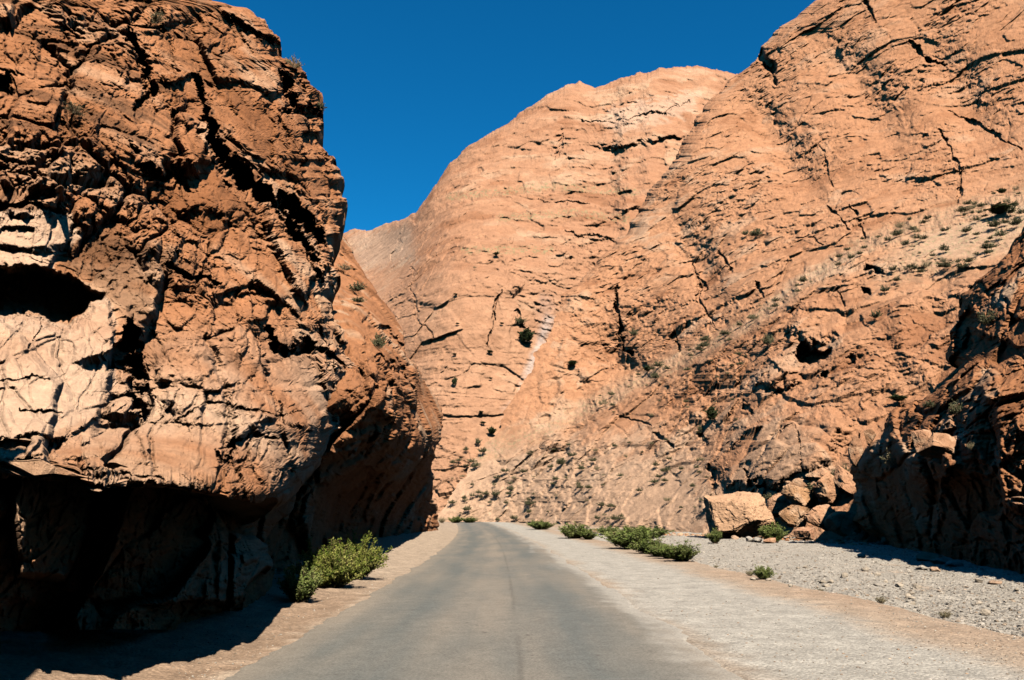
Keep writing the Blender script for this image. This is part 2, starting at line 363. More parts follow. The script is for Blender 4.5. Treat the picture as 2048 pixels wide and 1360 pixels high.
# roll the right edge and the lip back
eR = np.clip(1 - (RA(pyA) - pxA) / 60, 0, 1); eL = np.clip(1 - (LA(pxA) - pyA) / 48, 0, 1)
YA = YA + 2.2 * (1 - np.sqrt(1 - eR ** 2 * 0.999)) * (YA / 18) + 0.8 * (1 - np.sqrt(1 - eL ** 2 * 0.999)) * YA / 8
def featA(px, py, Y):
    o = np.zeros_like(px); r = Y / 10
    def cut(pts, wd, dep, soft=0.5):
        nonlocal o
        o = o + cutf(px, py, pts, wd, dep * r)
    def hole(poly, dep, soft=8):
        nonlocal o
        o = o + dep * r * sstep(-2, soft, inpoly(px, py, poly))
    def bump(poly, dep, soft=30):
        nonlocal o
        o = o - dep * r * sstep(0, soft, inpoly(px, py, poly))
    # pale slabs with the long hollow between them
    bump([(-260, 425), (140, 425), (150, 470), (100, 540), (-260, 530)], 0.22, 10)
    bump([(-260, 650), (60, 640), (140, 655), (215, 590), (232, 640), (225, 830), (120, 880), (-260, 880)], 0.25, 12)
    hole([(-260, 535), (60, 532), (130, 548), (215, 590), (150, 640), (140, 656), (60, 636), (-260, 650)], 1.5, 14)
    hole([(-260, 395), (60, 402), (130, 425), (-260, 428)], 0.6, 8)
    cut([(262, 640), (268, 720), (280, 790), (288, 840)], 24, 1.3)
    bump([(300, 690), (360, 660), (430, 690), (440, 760), (380, 780), (300, 770)], 0.35, 26)
    bump([(300, 790), (430, 720), (560, 760), (680, 815), (640, 900), (480, 900), (330, 870)], 0.30, 50)
    cut([(700, 735), (620, 690), (560, 700), (540, 655)], 16, 0.9)
    # long diagonal joint with the dark gash behind the front slab
    cut([(395, 150), (420, 250), (440, 300), (480, 350), (540, 390), (580, 440), (630, 520)], 20, 1.7)
    cut([(560, 380), (600, 430), (655, 490)], 22, 1.6)
    cut([(255, 60), (285, 120), (300, 180), (270, 220)], 16, 0.9)
    cut([(420, 280), (520, 370), (600, 480), (640, 560)], 9, 0.8)
    cut([(330, 530), (380, 560), (440, 570)], 14, 1.0)
    cut([(280, 330), (330, 350)], 18, 0.8)
    cut([(570, 150), (585, 210), (640, 230)], 24, 1.0)
    hole([(480, 95), (545, 95), (560, 70), (500, 45), (450, 40)], 0.0, 8)
    cut([(455, 38), (500, 60), (550, 88)], 9, 0.8)
    cut([(-20, 150), (20, 175)], 18, 1.0)
    cut([(430, 900), (462, 930), (470, 860)], 9, 0.7)
    cut([(-100, 935), (60, 930), (200, 945), (330, 958)], 5, 0.35)
    cut([(-100, 945), (100, 950), (300, 970), (420, 985)], 5, 0.5)
    cut([(40, 820), (130, 825)], 4, 0.25); cut([(0, 765), (100, 760)], 3, 0.12)
    cut([(55, 700), (85, 640)], 3, 0.18)
    bump([(300, 760), (360, 700), (430, 700), (560, 760), (690, 815), (650, 900), (560, 990), (330, 960)], 0.5, 90)
    cut([(350, 840), (420, 800), (520, 830), (600, 830)], 4, 0.2); cut([(440, 900), (500, 870), (560, 880)], 5, 0.35); cut([(560, 800), (570, 850), (620, 870)], 4, 0.25)
    bump([(325, 145), (350, 135), (385, 145), (380, 165), (330, 165)], 0.45, 10)
    bump([(400, 350), (440, 310), (490, 370), (560, 420), (600, 470), (470, 460), (340, 420)], 0.4, 40)
    bump([(430, 5), (520, 10), (570, 80), (520, 90), (450, 40)], 0.5, 22)
    bump([(590, 140), (635, 160), (640, 200), (610, 205)], 0.4, 15)
    return o
def skirtA(G):
    # wrap the right edge behind, and carry the lip back as the roof of the undercut
    K = int(46 * Q) + 3; e = G[:, -1]; cols = []
    for k in range(1, K):
        t = k / K; cols.append(e + np.stack([-6 * t ** 1.5 + 0 * e[:, 0], 9 * t + 0 * e[:, 0], -1.2 * t + 0 * e[:, 0]], 1) * (e[:, 1:2] / 20))
    G = np.concatenate([G, np.stack(cols, 1)], 1)
    K = int(70 * Q) + 3; e = G[-1]; rows = []
    for k in range(1, K):
        t = k / K; rows.append(e + np.stack([-4.2 * t + 0 * e[:, 0], 0.5 * t + 0 * e[:, 0], 0.35 * np.sin(t * 2.5) + 0 * e[:, 0]], 1))
    return np.concatenate([G, np.stack(rows, 0)], 0)
def dropA(G):
    px, py = proj(G)
    a = sstep(-8, 16, inpoly(px, py, [(-400, 425), (140, 425), (160, 470), (160, 540), (225, 585), (240, 640), (228, 760), (190, 880), (-400, 910)]))
    q = sstep(-20, 50, inpoly(px, py, [(290, 700), (430, 680), (560, 730), (700, 800), (660, 910), (540, 1000), (330, 960), (270, 850)])) * .6
    return (1 - 0.66 * a) * (1 - q) * (0.3 + 0.7 * sstep(0, 45, LA(px) - py))
def colA(P, mk, px, py):
    c = base_colour(P, mk, ORANGE * np.array([1.0, 0.95, 0.9]), PALE * np.array([.98, .9, .85]), BROWN, 1, 500, 1.25)
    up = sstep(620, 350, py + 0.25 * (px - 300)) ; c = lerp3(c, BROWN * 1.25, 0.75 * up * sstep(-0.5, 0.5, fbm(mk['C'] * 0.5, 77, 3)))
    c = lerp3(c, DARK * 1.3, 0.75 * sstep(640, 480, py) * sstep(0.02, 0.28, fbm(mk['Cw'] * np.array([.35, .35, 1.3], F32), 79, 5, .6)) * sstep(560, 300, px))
    lo = sstep(600, 800, py) * 0.45; c = lerp3(c, np.array([0.70, 0.45, 0.29]), lo * 1.75 * sstep(-0.5, 0.35, fbm(mk['C'] * 0.4, 78, 3)))
    return c
def cfA(c, px, py, mk):
    wob = fbm(mk['C'] * 1.5, 33, 4) * 26
    p1 = sstep(-3, 6, inpoly(px + wob, py + wob * .5, [(-400, 425), (140, 425), (150, 470), (100, 540), (-400, 536)]))
    p2 = sstep(-3, 8, inpoly(px + wob, py + wob * .5, [(-400, 622), (60, 622), (140, 640), (215, 580), (236, 640), (240, 760), (190, 830), (60, 880), (-400, 890)]))
    c = lerp3(c, np.array([0.70, 0.455, 0.30]), np.clip(p1 + p2, 0, 1) * (0.55 + .35 * sstep(-.3, .3, fbm(mk['C'] * .8, 61, 4))))
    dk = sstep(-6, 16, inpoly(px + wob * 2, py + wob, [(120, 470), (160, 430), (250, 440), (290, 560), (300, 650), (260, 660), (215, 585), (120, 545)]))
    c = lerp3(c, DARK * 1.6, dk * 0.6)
    return c
matA = rock_mat('weathered red rock', 0.5, 0.8)
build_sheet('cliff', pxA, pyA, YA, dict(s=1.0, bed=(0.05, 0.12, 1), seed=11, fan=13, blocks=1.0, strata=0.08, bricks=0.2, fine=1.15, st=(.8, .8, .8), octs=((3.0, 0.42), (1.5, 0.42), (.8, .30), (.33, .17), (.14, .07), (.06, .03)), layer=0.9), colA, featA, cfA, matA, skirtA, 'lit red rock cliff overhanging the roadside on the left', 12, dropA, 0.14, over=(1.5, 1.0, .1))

# ================================================================== LEFT CLIFF, dark wall and ridge farther along
RB = curve([(400, 640), (440, 660), (480, 692), (540, 722), (600, 765), (650, 800), (700, 816), (760, 848), (820, 884), (860, 880), (920, 866), (980, 868), (1045, 876), (1140, 876)], 9, 3)
nr = int(740 / st); nc = int(1050 / st)
v, u = np.meshgrid(np.linspace(0, 1, nr), np.linspace(0, 1, nc), indexing='ij')
pyB = 400 + 860 * v; pxB = -350 + (RB(pyB) + 350) * u
cB = [(876, 1045, 75), (876, 1140, 75), (884, 830, 74), (800, 650, 76), (720, 540, 80), (665, 480, 86), (640, 400, 92), (862, 1000, 66), (800, 1000, 50), (760, 1000, 41), (700, 1000, 33), (640, 1000, 26), (560, 1000, 18.5), (430, 1000, 14.5), (300, 1000, 12), (0, 1000, 8.6), (-350, 1000, 6.4),
      (862, 1200, 70), (800, 1200, 54), (760, 1200, 47), (700, 1200, 38), (640, 1200, 29), (560, 1200, 17.3), (430, 1200, 13.6), (300, 1200, 11.2), (0, 1200, 8.0), (-350, 1200, 6.0),
      (700, 735, 20), (760, 725, 23), (820, 785, 29), (856, 858, 43), (600, 760, 19), (640, 640, 38), (700, 640, 34), (770, 660, 50), (700, 590, 55), (840, 790, 66), (600, 560, 55), (500, 700, 35), (0, 700, 22), (400, 450, 80), (0, 450, 50), (-350, 450, 40)]
YB = np.exp(tps([(a, b) for a, b, _ in cB], [math.log(c) for _, _, c in cB], pxB, pyB))
eR = np.clip(1 - (RB(pyB) - pxB) / 30, 0, 1); YB = YB + 6 * (1 - np.sqrt(1 - eR ** 2 * 0.999)) * YB / 70
def featB(px, py, Y):
    o = np.zeros_like(px); r = Y / 30
    def cut(pts, wd, dep):
        nonlocal o
        o = o + cutf(px, py, pts, wd, dep * r)
    def hole(poly, dep, soft=8):
        nonlocal o
        o = o + dep * r * sstep(-2, soft, inpoly(px, py, poly))
    cut([(770, 650), (800, 690)], 16, 3.0)
    cut([(760, 715), (800, 740), (825, 790)], 18, 3.0)
    hole([(640, 845), (700, 760), (790, 830), (850, 930), (874, 1000), (880, 1300), (380, 1300), (560, 990)], 0.9, 30)
    # ledges at the foot of the wall
    hole([(430, 1095), (560, 1120), (600, 1140), (590, 1230), (380, 1230)], -0.9, 14)
    hole([(-360, 990), (60, 985), (240, 1010), (430, 1085), (420, 1200), (-360, 1230)], -1.1, 16)
    return o
def skirtB(G):
    K = int(40 * Q) + 3; e = G[:, -1]; cols = []
    for k in range(1, K):
        t = k / K; cols.append(e + np.stack([-26 * t ** 1.5 + 0 * e[:, 0], 16 * t + 0 * e[:, 0], -5 * t + 0 * e[:, 0]], 1))
    return np.concatenate([G, np.stack(cols, 1)], 1)
def colB(P, mk, px, py):
    c = base_colour(P, mk, ORANGE * np.array([.95, .9, .85]), PALE * .92, BROWN, 1, 520, 1.1)
    return c
matB = rock_mat('shaded red rock', 1.2, 0.8)
build_sheet('cliff', pxB, pyB, YB, dict(s=2.2, bed=(0.05, 0.1, 1), seed=23, fan=34, blocks=0.6, strata=0.15, bricks=.22, fine=1.0, layer=0.9), colB, featB, None, matB, skirtB, 'dark vertical rock wall beyond the overhang, beside the road bend', 8)

# ================================================================== FAR MOUNTAIN
st2 = 1.45 / Q
TC = curve([(560, 520), (640, 480), (700, 464), (745, 456), (800, 440), (835, 425), (860, 385), (900, 325), (950, 285), (1020, 240), (1080, 200), (1130, 170), (1160, 164), (1190, 174), (1240, 156), (1320, 138), (1395, 130), (1440, 142), (1480, 152), (1560, 140), (1660, 150)], 8, 4)
x0, x1 = 600, 1640
nc = int((x1 - x0) / st2); nr = int(820 / st2)
v, u = np.meshgrid(np.linspace(0, 1, nr), np.linspace(0, 1, nc), indexing='ij')
pxC = x0 + (x1 - x0) * u; pyC = TC(pxC) + (1075 - TC(pxC)) * v
cC = [(600, 1060, 165), (1000, 1060, 160), (1200, 1060, 165), (1500, 1060, 190), (1000, 850, 178), (1000, 700, 192), (1000, 560, 205), (1050, 440, 240), (1000, 350, 262), (1130, 170, 310), (1390, 130, 335), (1600, 140, 350), (900, 700, 190), (850, 520, 230), (860, 400, 285), (780, 480, 330), (700, 465, 420), (600, 500, 440), (640, 700, 260), (720, 600, 260), (1200, 700, 205), (1250, 430, 240), (1250, 300, 275), (1500, 600, 240)]
YC = np.exp(tps([(a, b) for a, b, _ in cC], [math.log(c) for _, _, c in cC], pxC, pyC))
eT = np.clip(1 - (pyC - TC(pxC)) / 26, 0, 1); YC = YC + 16 * (1 - np.sqrt(1 - eT ** 2 * 0.999))
def featC(px, py, Y):
    o = np.zeros_like(px)
    def cut(pts, wd, dep):
        nonlocal o
        o = o + cutf(px, py, pts, wd, dep * .4)
    def step(pts, dep, wd):      # ledge: rock above the line stands back
        nonlocal o
        xs = [p[0] for p in pts]; ys = [p[1] for p in pts]; ln = np.interp(px, xs, ys)
        fade = sstep(xs[0] - 10, xs[0] + 40, px) * sstep(xs[-1] + 10, xs[-1] - 40, px)
        o = o + dep * sstep(-wd, wd, ln - py) * fade
    step([(860, 420), (1000, 385), (1150, 375), (1300, 400)], 6, 6)
    step([(950, 440), (1100, 425), (1260, 440)], 5, 5)
    step([(900, 480), (1050, 485), (1250, 500)], 3, 4)
    step([(1000, 560), (1150, 590), (1250, 560)], 3, 10)
    step([(1150, 235), (1250, 215), (1400, 180)], 5, 8)
    step([(1180, 300), (1300, 280), (1380, 270)], -4, 5)
    cut([(1003, 580), (985, 640), (970, 690)], 5, 5); cut([(1127, 265), (1120, 300), (1110, 320)], 6, 5)
    cut([(820, 540), (835, 640), (870, 680)], 4, 3); cut([(830, 425), (800, 470), (790, 520)], 6, 4)
    cut([(1030, 620), (1050, 660)], 8, 4)
    cut([(1160, 240), (1250, 245), (1380, 205)], 6, 4)
    cut([(1080, 400), (1180, 410)], 4, 4); cut([(1130, 465), (1240, 480)], 4, 4)
    return o
def skirtC(G):
    K = int(30 * Q) + 3; e = G[0]; rows = []
    for k in range(K, 0, -1):
        t = k / K; rows.append(e + np.stack([0 * e[:, 0], 60 * t + 0 * e[:, 0], -6 * t * t + 0 * e[:, 0]], 1))
    return np.concatenate([np.stack(rows, 0), G], 0)
MC = np.array([0.50, 0.25, 0.138]); MP = np.array([0.58, 0.345, 0.21]); MB = np.array([0.38, 0.17, 0.085])
def colC(P, mk, px, py):
    c = base_colour(P, mk, MC, MP, MB, 1, 540, 1.1)
    c = lerp3(c, MP, 0.3 * sstep(450, 700, py)); return c
def cfC(c, px, py, mk):
    n = fbm(mk['C'] * 2, 35, 4); wob = n * 22
    def poly(pts, col, a, soft=8):
        nonlocal c
        c = lerp3(c, np.array(col), a * sstep(-soft, soft, inpoly(px + wob, py + wob, pts)))
    poly([(1190, 240), (1230, 215), (1400, 180), (1395, 220), (1300, 250), (1240, 265)], (0.70, 0.49, 0.35), 0.5)
    st_ = [(1100, 640), (1085, 680), (1068, 720), (1050, 770), (1045, 810), (1025, 850), (1015, 880)]
    D, t = stroke(px + wob * .5, py, st_); c = lerp3(c, np.array([0.66, 0.60, 0.56]), 0.6 * (1 - sstep(3, 20, D + n * 22)) * sstep(-0.35, 0.2, n))
    poly([(1010, 820), (1070, 790), (1080, 840), (1040, 890), (1000, 880)], (0.62, 0.55, 0.5), 0.45, 14)
    poly([(1080, 590), (1110, 600), (1105, 680), (1075, 690)], (0.34, 0.24, 0.2), 0.4, 14)
    gm = fbm(mk['C'] * 9, 36, 3)
    for ln in ([(900, 395), (1100, 372), (1270, 385)], [(1000, 435), (1150, 425), (1260, 440)], [(930, 500), (1100, 500)]):
        D, t = stroke(px, py, ln); c = lerp3(c, OLIVE * 1.5, 0.6 * (1 - sstep(5, 11, D)) * sstep(0.0, 0.25, gm))
    poly([(700, 470), (820, 445), (830, 520), (720, 540)], SCREE, 0.5, 14)
    return c
matC = rock_mat('far red rock', 9.0, 0.7)
build_sheet('mountain', pxC, pyC, YC, dict(s=10.0, cracks=.6, bed=(0.03, 0.08, 1), seed=31, blocks=0.20, strata=0.34, bricks=.18, fine=1.0, st=(.6, .6, 1.2), layer=0.8), colC, featC, cfC, matC, skirtC, 'towering stepped mountain of banded pink rock closing the gorge', 8, over=(0.9, 10, .14))

# ================================================================== RIGHT MOUNTAIN
LE = curve([(-260, 1960), (-120, 1790), (-20, 1665), (0, 1640), (60, 1552), (92, 1528), (110, 1515), (130, 1500), (150, 1472), (180, 1440), (220, 1402), (260, 1385), (340, 1335), (380, 1302), (430, 1272), (470, 1252), (510, 1205), (560, 1160), (590, 1130), (640, 1112), (700, 1080), (760, 1050), (850, 995), (950, 930), (1045, 860), (1120, 860)], 16, 5)
ys = np.linspace(-200, 1120, int(1320 / st2)); 
nc = int(1250 / st2)
v, u = np.meshgrid(ys, np.linspace(0, 1, nc), indexing='ij')
pyE = v; pxE = LE(pyE) + (2330 - LE(pyE)) * u
cE = [(1130, 590, 186), (1470, 150, 235), (1640, 0, 225), (1960, -200, 210), (2048, 0, 178), (2330, 0, 150), (2330, -200, 165), (1272, 430, 205), (1400, 300, 205), (1500, 500, 158), (1650, 300, 180), (1800, 400, 145), (2048, 380, 130), (2330, 380, 105), (1250, 720, 164), (1500, 610, 138), (1250, 850, 147), (1500, 850, 110), (1700, 700, 106), (2048, 600, 98), (2330, 600, 80),
      (1000, 860, 172), (930, 950, 166), (860, 1050, 158), (1050, 1045, 148), (1200, 1050, 124), (1200, 950, 137), (1420, 1065, 99), (1420, 950, 112), (1600, 1050, 86), (1600, 900, 96), (1800, 1060, 78), (1800, 880, 88), (2048, 1060, 70), (2048, 850, 80), (2330, 1060, 60), (860, 1120, 156), (1420, 1120, 98), (2048, 1120, 70)]
YE = np.exp(tps([(a, b) for a, b, _ in cE], [math.log(c) for _, _, c in cE], pxE, pyE))
eT = np.clip(1 - (pxE - LE(pyE)) / 40, 0, 1) * sstep(700, 560, pyE); YE = YE + 12 * (1 - np.sqrt(1 - eT ** 2 * 0.999))
BENCH = [(960, 905), (1100, 850), (1250, 770), (1400, 700), (1500, 640), (1600, 565), (1720, 490), (1850, 440), (1950, 410), (2048, 385), (2400, 300)]
def featE(px, py, Y):
    o = np.zeros_like(px); r = Y / 130
    ln = np.interp(px, [p[0] for p in BENCH], [p[1] for p in BENCH])
    o = o + 9 * r * sstep(1020, 1250, px) * sstep(-34, 20, ln - py)
    def cut(pts, wd, dep):
        nonlocal o
        o = o + cutf(px, py, pts, wd, dep * r * .38)
    def hole(poly, dep, soft=6):
        nonlocal o
        o = o + dep * r * sstep(-1, soft, inpoly(px, py, poly))
    def bump(poly, dep, soft=22): hole(poly, -dep, soft)
    cut([(1235, 575), (1234, 640), (1240, 660), (1252, 700), (1262, 712)], 6, 9)
    cut([(1393, 560), (1410, 575)], 10, 5); cut([(1440, 505), (1465, 545)], 6, 6); cut([(1515, 565), (1525, 590)], 6, 4)
    cut([(1385, 520), (1400, 600), (1425, 650)], 5, 4); cut([(1345, 660), (1362, 700)], 4, 4)
    cut([(1700, 415), (1730, 470)], 5, 5); cut([(1650, 410), (1700, 455)], 4, 4); cut([(1590, 470), (1640, 480)], 3, 3)
    hole([(1510, 100), (1530, 95), (1550, 130), (1545, 160), (1525, 140)], 7, 8); cut([(1530, 130), (1550, 175)], 7, 5)
    cut([(1815, 80), (1860, 120), (1890, 130)], 7, 6); cut([(1720, 0), (1750, 40)], 7, 5)
    cut([(1900, 220), (1960, 250), (2040, 300)], 6, 5); cut([(1880, 260), (1915, 340), (1920, 400)], 6, 4); cut([(1640, 290), (1665, 370)], 4, 3)
    for pts, wd, dep in (([(1480, 170), (1560, 290), (1640, 420)], 40, 6), ([(1640, 60), (1740, 200), (1830, 360)], 50, 5), ([(1850, 60), (1930, 200), (1990, 330)], 50, 4.5), ([(1330, 420), (1400, 520), (1440, 640)], 34, 5),
                         ([(1200, 640), (1230, 720), (1300, 770)], 30, 4), ([(1530, 640), (1480, 740), (1400, 860), (1330, 960)], 36, 4.5), ([(1700, 560), (1640, 700), (1560, 800)], 34, 4), ([(1880, 500), (1860, 640), (1780, 780)], 40, 4), ([(1180, 800), (1120, 920)], 30, 3)):
        D, t = stroke(px, py, pts); o = o + dep * r * np.exp(-(D / wd) ** 2) * np.sin(np.pi * np.clip(t, .05, .95))      # gullies between the ribs
    # caves and hollows on the lower shelf
    hole([(1590, 690), (1612, 675), (1625, 700), (1665, 690), (1660, 712), (1615, 735), (1600, 725)], 6, 6)
    hole([(1715, 570), (1738, 575), (1742, 592), (1718, 592)], 5, 5); hole([(1725, 528), (1765, 540), (1770, 550), (1730, 545)], 4, 4)
    cut([(1675, 575), (1690, 600), (1693, 620)], 5, 4)
    hole([(1690, 710), (1705, 705), (1712, 730), (1700, 735)], 4, 5); hole([(1640, 745), (1660, 740), (1650, 760)], 4, 4)
    bump([(1540, 700), (1600, 740), (1610, 770), (1560, 790), (1500, 770)], 3, 20)
    bump([(1600, 590), (1690, 610), (1690, 680), (1620, 690), (1560, 660)], 3, 20)
    bump([(1750, 610), (1850, 540), (1900, 600), (1880, 800), (1780, 740)], 3, 50)
    cut([(1520, 770), (1570, 785)], 4, 3); cut([(1485, 800), (1500, 825)], 6, 4)
    # blocky buttress over the boulder
    bump([(1420, 930), (1480, 840), (1560, 800), (1680, 800), (1720, 850), (1660, 950), (1570, 990), (1440, 990)], 5, 40)
    cut([(1415, 930), (1430, 960), (1436, 990)], 10, 6); cut([(1490, 940), (1520, 975), (1570, 985)], 6, 5)
    cut([(1405, 870), (1415, 890)], 8, 5); cut([(1660, 880), (1690, 905), (1720, 870)], 7, 4)
    cut([(1300, 865), (1330, 880), (1345, 895)], 5, 4); cut([(1600, 900), (1608, 950)], 3, 2)
    cut([(1230, 825), (1260, 840), (1300, 850)], 5, 3); cut([(1560, 860), (1590, 850), (1600, 900)], 3, 2)
    return o
def skirtE(G):
    K = int(30 * Q) + 3; e = G[:, 0]; cols = []
    for k in range(K, 0, -1):
        t = k / K; cols.append(e + np.stack([10 * t + 0 * e[:, 0], 55 * t + 0 * e[:, 0], -6 * t * t + 0 * e[:, 0]], 1))
    return np.concatenate([np.stack(cols, 1), G], 1)
def dropE(G):
    px, py = proj(G); ln = np.interp(px, [p[0] for p in BENCH], [p[1] for p in BENCH])
    bench = np.exp(-((py - ln - 4) / 22) ** 2)
    up = np.exp(-((py - ln - 60) / 60) ** 2) * sstep(1750, 1900, px)
    toe = sstep(880, 980, py) * sstep(1440, 1380, px)
    sc_ = sstep(1400, 1250, px) * sstep(40, 120, py - ln) * 0.45
    edge = 1 - 0.75 * sstep(560, 640, pyE_of(py)) * sstep(60, 0, px - LE(py))
    return (1 - 0.75 * np.clip(np.maximum.reduce([bench, up, toe * .5, sc_ * .5]), 0, 1)) * edge
def pyE_of(py): return py
def colE(P, mk, px, py):
    c = base_colour(P, mk, np.array([0.535, 0.26, 0.135]), MP, np.array([0.37, 0.16, 0.075]), 1, 560, 1.1)
    ln = np.interp(px, [p[0] for p in BENCH], [p[1] for p in BENCH])
    c = lerp3(c, np.array([0.48, 0.22, 0.108]), 0.5 * sstep(60, 200, ln - py) * sstep(1350, 1700, px))
    return c
def cfE(c, px, py, mk):
    n = fbm(mk['C'] * 2.2, 45, 4); gm = fbm(mk['C'] * 11, 46, 3)
    ln = np.interp(px, [p[0] for p in BENCH], [p[1] for p in BENCH])
    bench = np.exp(-((py - ln - 4 + n * 20) / 20) ** 2)
    up = np.exp(-((py - ln - 60 + n * 40) / 55) ** 2) * sstep(1700, 1880, px)
    toe = sstep(820, 960, py + n * 60) * sstep(1450, 1380, px + n * 60)
    k = np.clip(np.maximum(np.maximum(bench * .55, up), toe * 1.1), 0, 1)
    c = lerp3(c, SCREE * np.array([1.05, 1.0, .95]), 0.7 * k)
    c = lerp3(c, OLIVE * 1.6, 0.55 * np.clip(np.maximum(bench * .9, up), 0, 1) * sstep(0.05, 0.3, gm))
    return c
matE = rock_mat('right slope rock', 4.5, 0.75)
build_sheet('mountain', pxE, pyE, YE, dict(s=6.0, cracks=.4, bed=(-0.16, 0.05, 1), seed=41, blocks=0.30, strata=0.06, bricks=.16, fine=1.1, st=(.8, .8, 1.0), layer=0.9), colE, featE, cfE, matE, skirtE, 'steep orange rock mountainside with a scrubby diagonal ledge on the right', 8, dropE, over=(0.45, 6, .36))

# ================================================================== RIGHT NEAR ROCK, black side towards the road
LD = curve([(400, 2085), (440, 2062), (480, 2034), (520, 2010), (560, 1950), (590, 1928), (640, 1925), (665, 1902), (705, 1905), (720, 1930), (760, 1905), (790, 1850), (820, 1800), (850, 1768), (880, 1762), (900, 1730), (940, 1706), (980, 1712), (1040, 1712), (1080, 1775), (1100, 1790), (1250, 1790)], 16, 6)
nr = int(860 / st); nc = int(640 / st)
v, u = np.meshgrid(np.linspace(0, 1, nr), np.linspace(0, 1, nc), indexing='ij')
pyD = 400 + 850 * v; pxD = LD(pyD) + (2430 - LD(pyD)) * u
cD = [(1790, 1100, 62), (1712, 1040, 72), (2048, 1150, 33.8), (2430, 1240, 21), (1790, 1240, 61), (2048, 1240, 33), (2430, 1100, 20.5), (1706, 940, 70), (1850, 1000, 51), (2048, 1000, 33.7), (2430, 950, 21.5),
      (2048, 880, 34.4), (1880, 850, 46), (1770, 860, 62), (1850, 790, 60), (1960, 800, 42), (2430, 850, 22), (2048, 740, 42), (1905, 700, 62), (1928, 590, 68), (2048, 600, 52), (2034, 480, 64), (2085, 400, 72), (2430, 700, 28), (2430, 450, 38), (2200, 400, 60)]
YD = np.exp(tps([(a, b) for a, b, _ in cD], [math.log(c) for _, _, c in cD], pxD, pyD))
eT = np.clip(1 - (pxD - LD(pyD)) / 26, 0, 1); YD = YD + 3.5 * (1 - np.sqrt(1 - eT ** 2 * 0.999))
def featD(px, py, Y):
    o = np.zeros_like(px); r = Y / 40
    def hole(poly, dep, soft=8):
        nonlocal o
        o = o + dep * r * sstep(-2, soft, inpoly(px, py, poly))
    hole([(1905, 655), (1935, 610), (1960, 640), (1950, 700), (1910, 712)], 3.0, 12)
    hole([(2100, 850), (2020, 862), (1960, 850), (1900, 800), (1880, 850), (1900, 960), (1860, 960), (1800, 900), (1740, 900), (1700, 980), (1700, 1300), (2500, 1300), (2500, 850)], 0.8, 26)
    hole([(1830, 880), (1870, 870), (1905, 910), (1900, 960), (1880, 980), (1840, 930)], -3.2, 14)
    hole([(1940, 660), (2048, 690), (2048, 720), (1930, 740), (1890, 730)], 1.6, 12)
    return o
def skirtD(G):
    K = int(36 * Q) + 3; e = G[:, 0]; cols = []
    for k in range(K, 0, -1):
        t = k / K; cols.append(e + np.stack([14 * t ** 1.5 + 0 * e[:, 0], 12 * t + 0 * e[:, 0], -1.5 * t + 0 * e[:, 0]], 1))
    return np.concatenate([np.stack(cols, 1), G], 1)
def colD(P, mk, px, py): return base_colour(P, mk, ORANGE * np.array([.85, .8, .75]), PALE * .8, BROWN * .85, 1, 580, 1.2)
matD = rock_mat('near right rock', 1.6, 0.8)
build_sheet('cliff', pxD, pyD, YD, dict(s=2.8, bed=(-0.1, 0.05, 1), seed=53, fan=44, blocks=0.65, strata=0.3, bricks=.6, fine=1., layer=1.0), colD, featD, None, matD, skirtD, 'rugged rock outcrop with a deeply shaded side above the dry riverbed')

# ================================================================== GROUND
def xc(y): return -0.00036 * y ** 2 * (y > 0)                       # road centre line
def zr(y): return 1.15 * (np.clip(y, 0, 130) / 130) ** 2
ya = np.concatenate([-np.geomspace(1, 60, 30)[::-1], np.linspace(-0.9, 3, 12), np.geomspace(3.05, 700, int(900 * Q))])
lat = np.concatenate([-np.geomspace(8, 900, 50)[::-1], np.linspace(-7.95, 11.95, int(420 * Q)), np.geomspace(12, 60, int(420 * Q)), np.geomspace(61, 900, 40)])
YY, LL = np.meshgrid(ya, lat, indexing='ij'); XX = LL + xc(YY)
Pg = np.stack([XX.ravel(), YY.ravel(), 0 * XX.ravel()], 1).astype(F32)
n_lo = fbm(Pg * 0.25, 201, 4).reshape(XX.shape); n_hi = fbm(Pg * 2.2, 202, 4).reshape(XX.shape); n_f = fbm(Pg * 9, 203, 3).reshape(XX.shape)
edge = 7.0 + n_lo * 0.5
bank = sstep(0, 1.6, LL - edge)
fb = sstep(170, 95, YY)
zg = zr(YY) - bank * (0.75 + 0.2 * n_lo) * fb + n_f * 0.02 * bank + n_hi * (0.02 + 0.07 * bank) + 0.35 * sstep(-3.6, -6.5, LL) + 0.05 * sstep(-3.0, -3.8, LL) * (0.5 + n_hi)
shoulder = sstep(2.2, 3.2, LL) * sstep(7, 5, LL)
onroad = (np.abs(LL + 0.15) < 2.6)
zg = np.where(onroad, zr(YY) - 0.02, zg)
Vg = np.stack([XX, YY, zg], -1).reshape(-1, 3)
# colours: whitish graded gravel strip, tan earth, blue-grey river gravel
WHITE = np.array([0.48, 0.43, 0.36]); TAN = np.array([0.47, 0.355, 0.255]); RIVER = np.array([0.48, 0.42, 0.345]); EARTH = np.array([0.46, 0.31, 0.205])
L = LL.ravel() + n_hi.ravel() * 0.5 + n_lo.ravel() * 0.6; lo = n_lo.ravel(); hi = n_hi.ravel()
c = np.repeat(TAN[None], len(Vg), 0)
c = lerp3(c, WHITE, sstep(2.0, 3.0, L) * sstep(6.2, 5.0, L))
c = lerp3(c, EARTH, sstep(5.4, 7.2, L) * np.clip(.35 + lo, 0, .7))
rb = sstep(7.3, 8.6, L) * sstep(135, 105, YY.ravel() + lo * 20)
c = lerp3(c, EARTH * .8, sstep(-2.6, -3.2, L) * sstep(26, 15, YY.ravel()))  # near left verge darkened in its colour, standing in for frame-edge darkness
c = lerp3(c, RIVER, rb)
c = lerp3(c, EARTH, rb * sstep(0.25, 0.5, lo + 0.25 * hi) * .5)
c = lerp3(c, EARTH, sstep(100, 130, YY.ravel()) * sstep(6.5, 8, L) * .8)
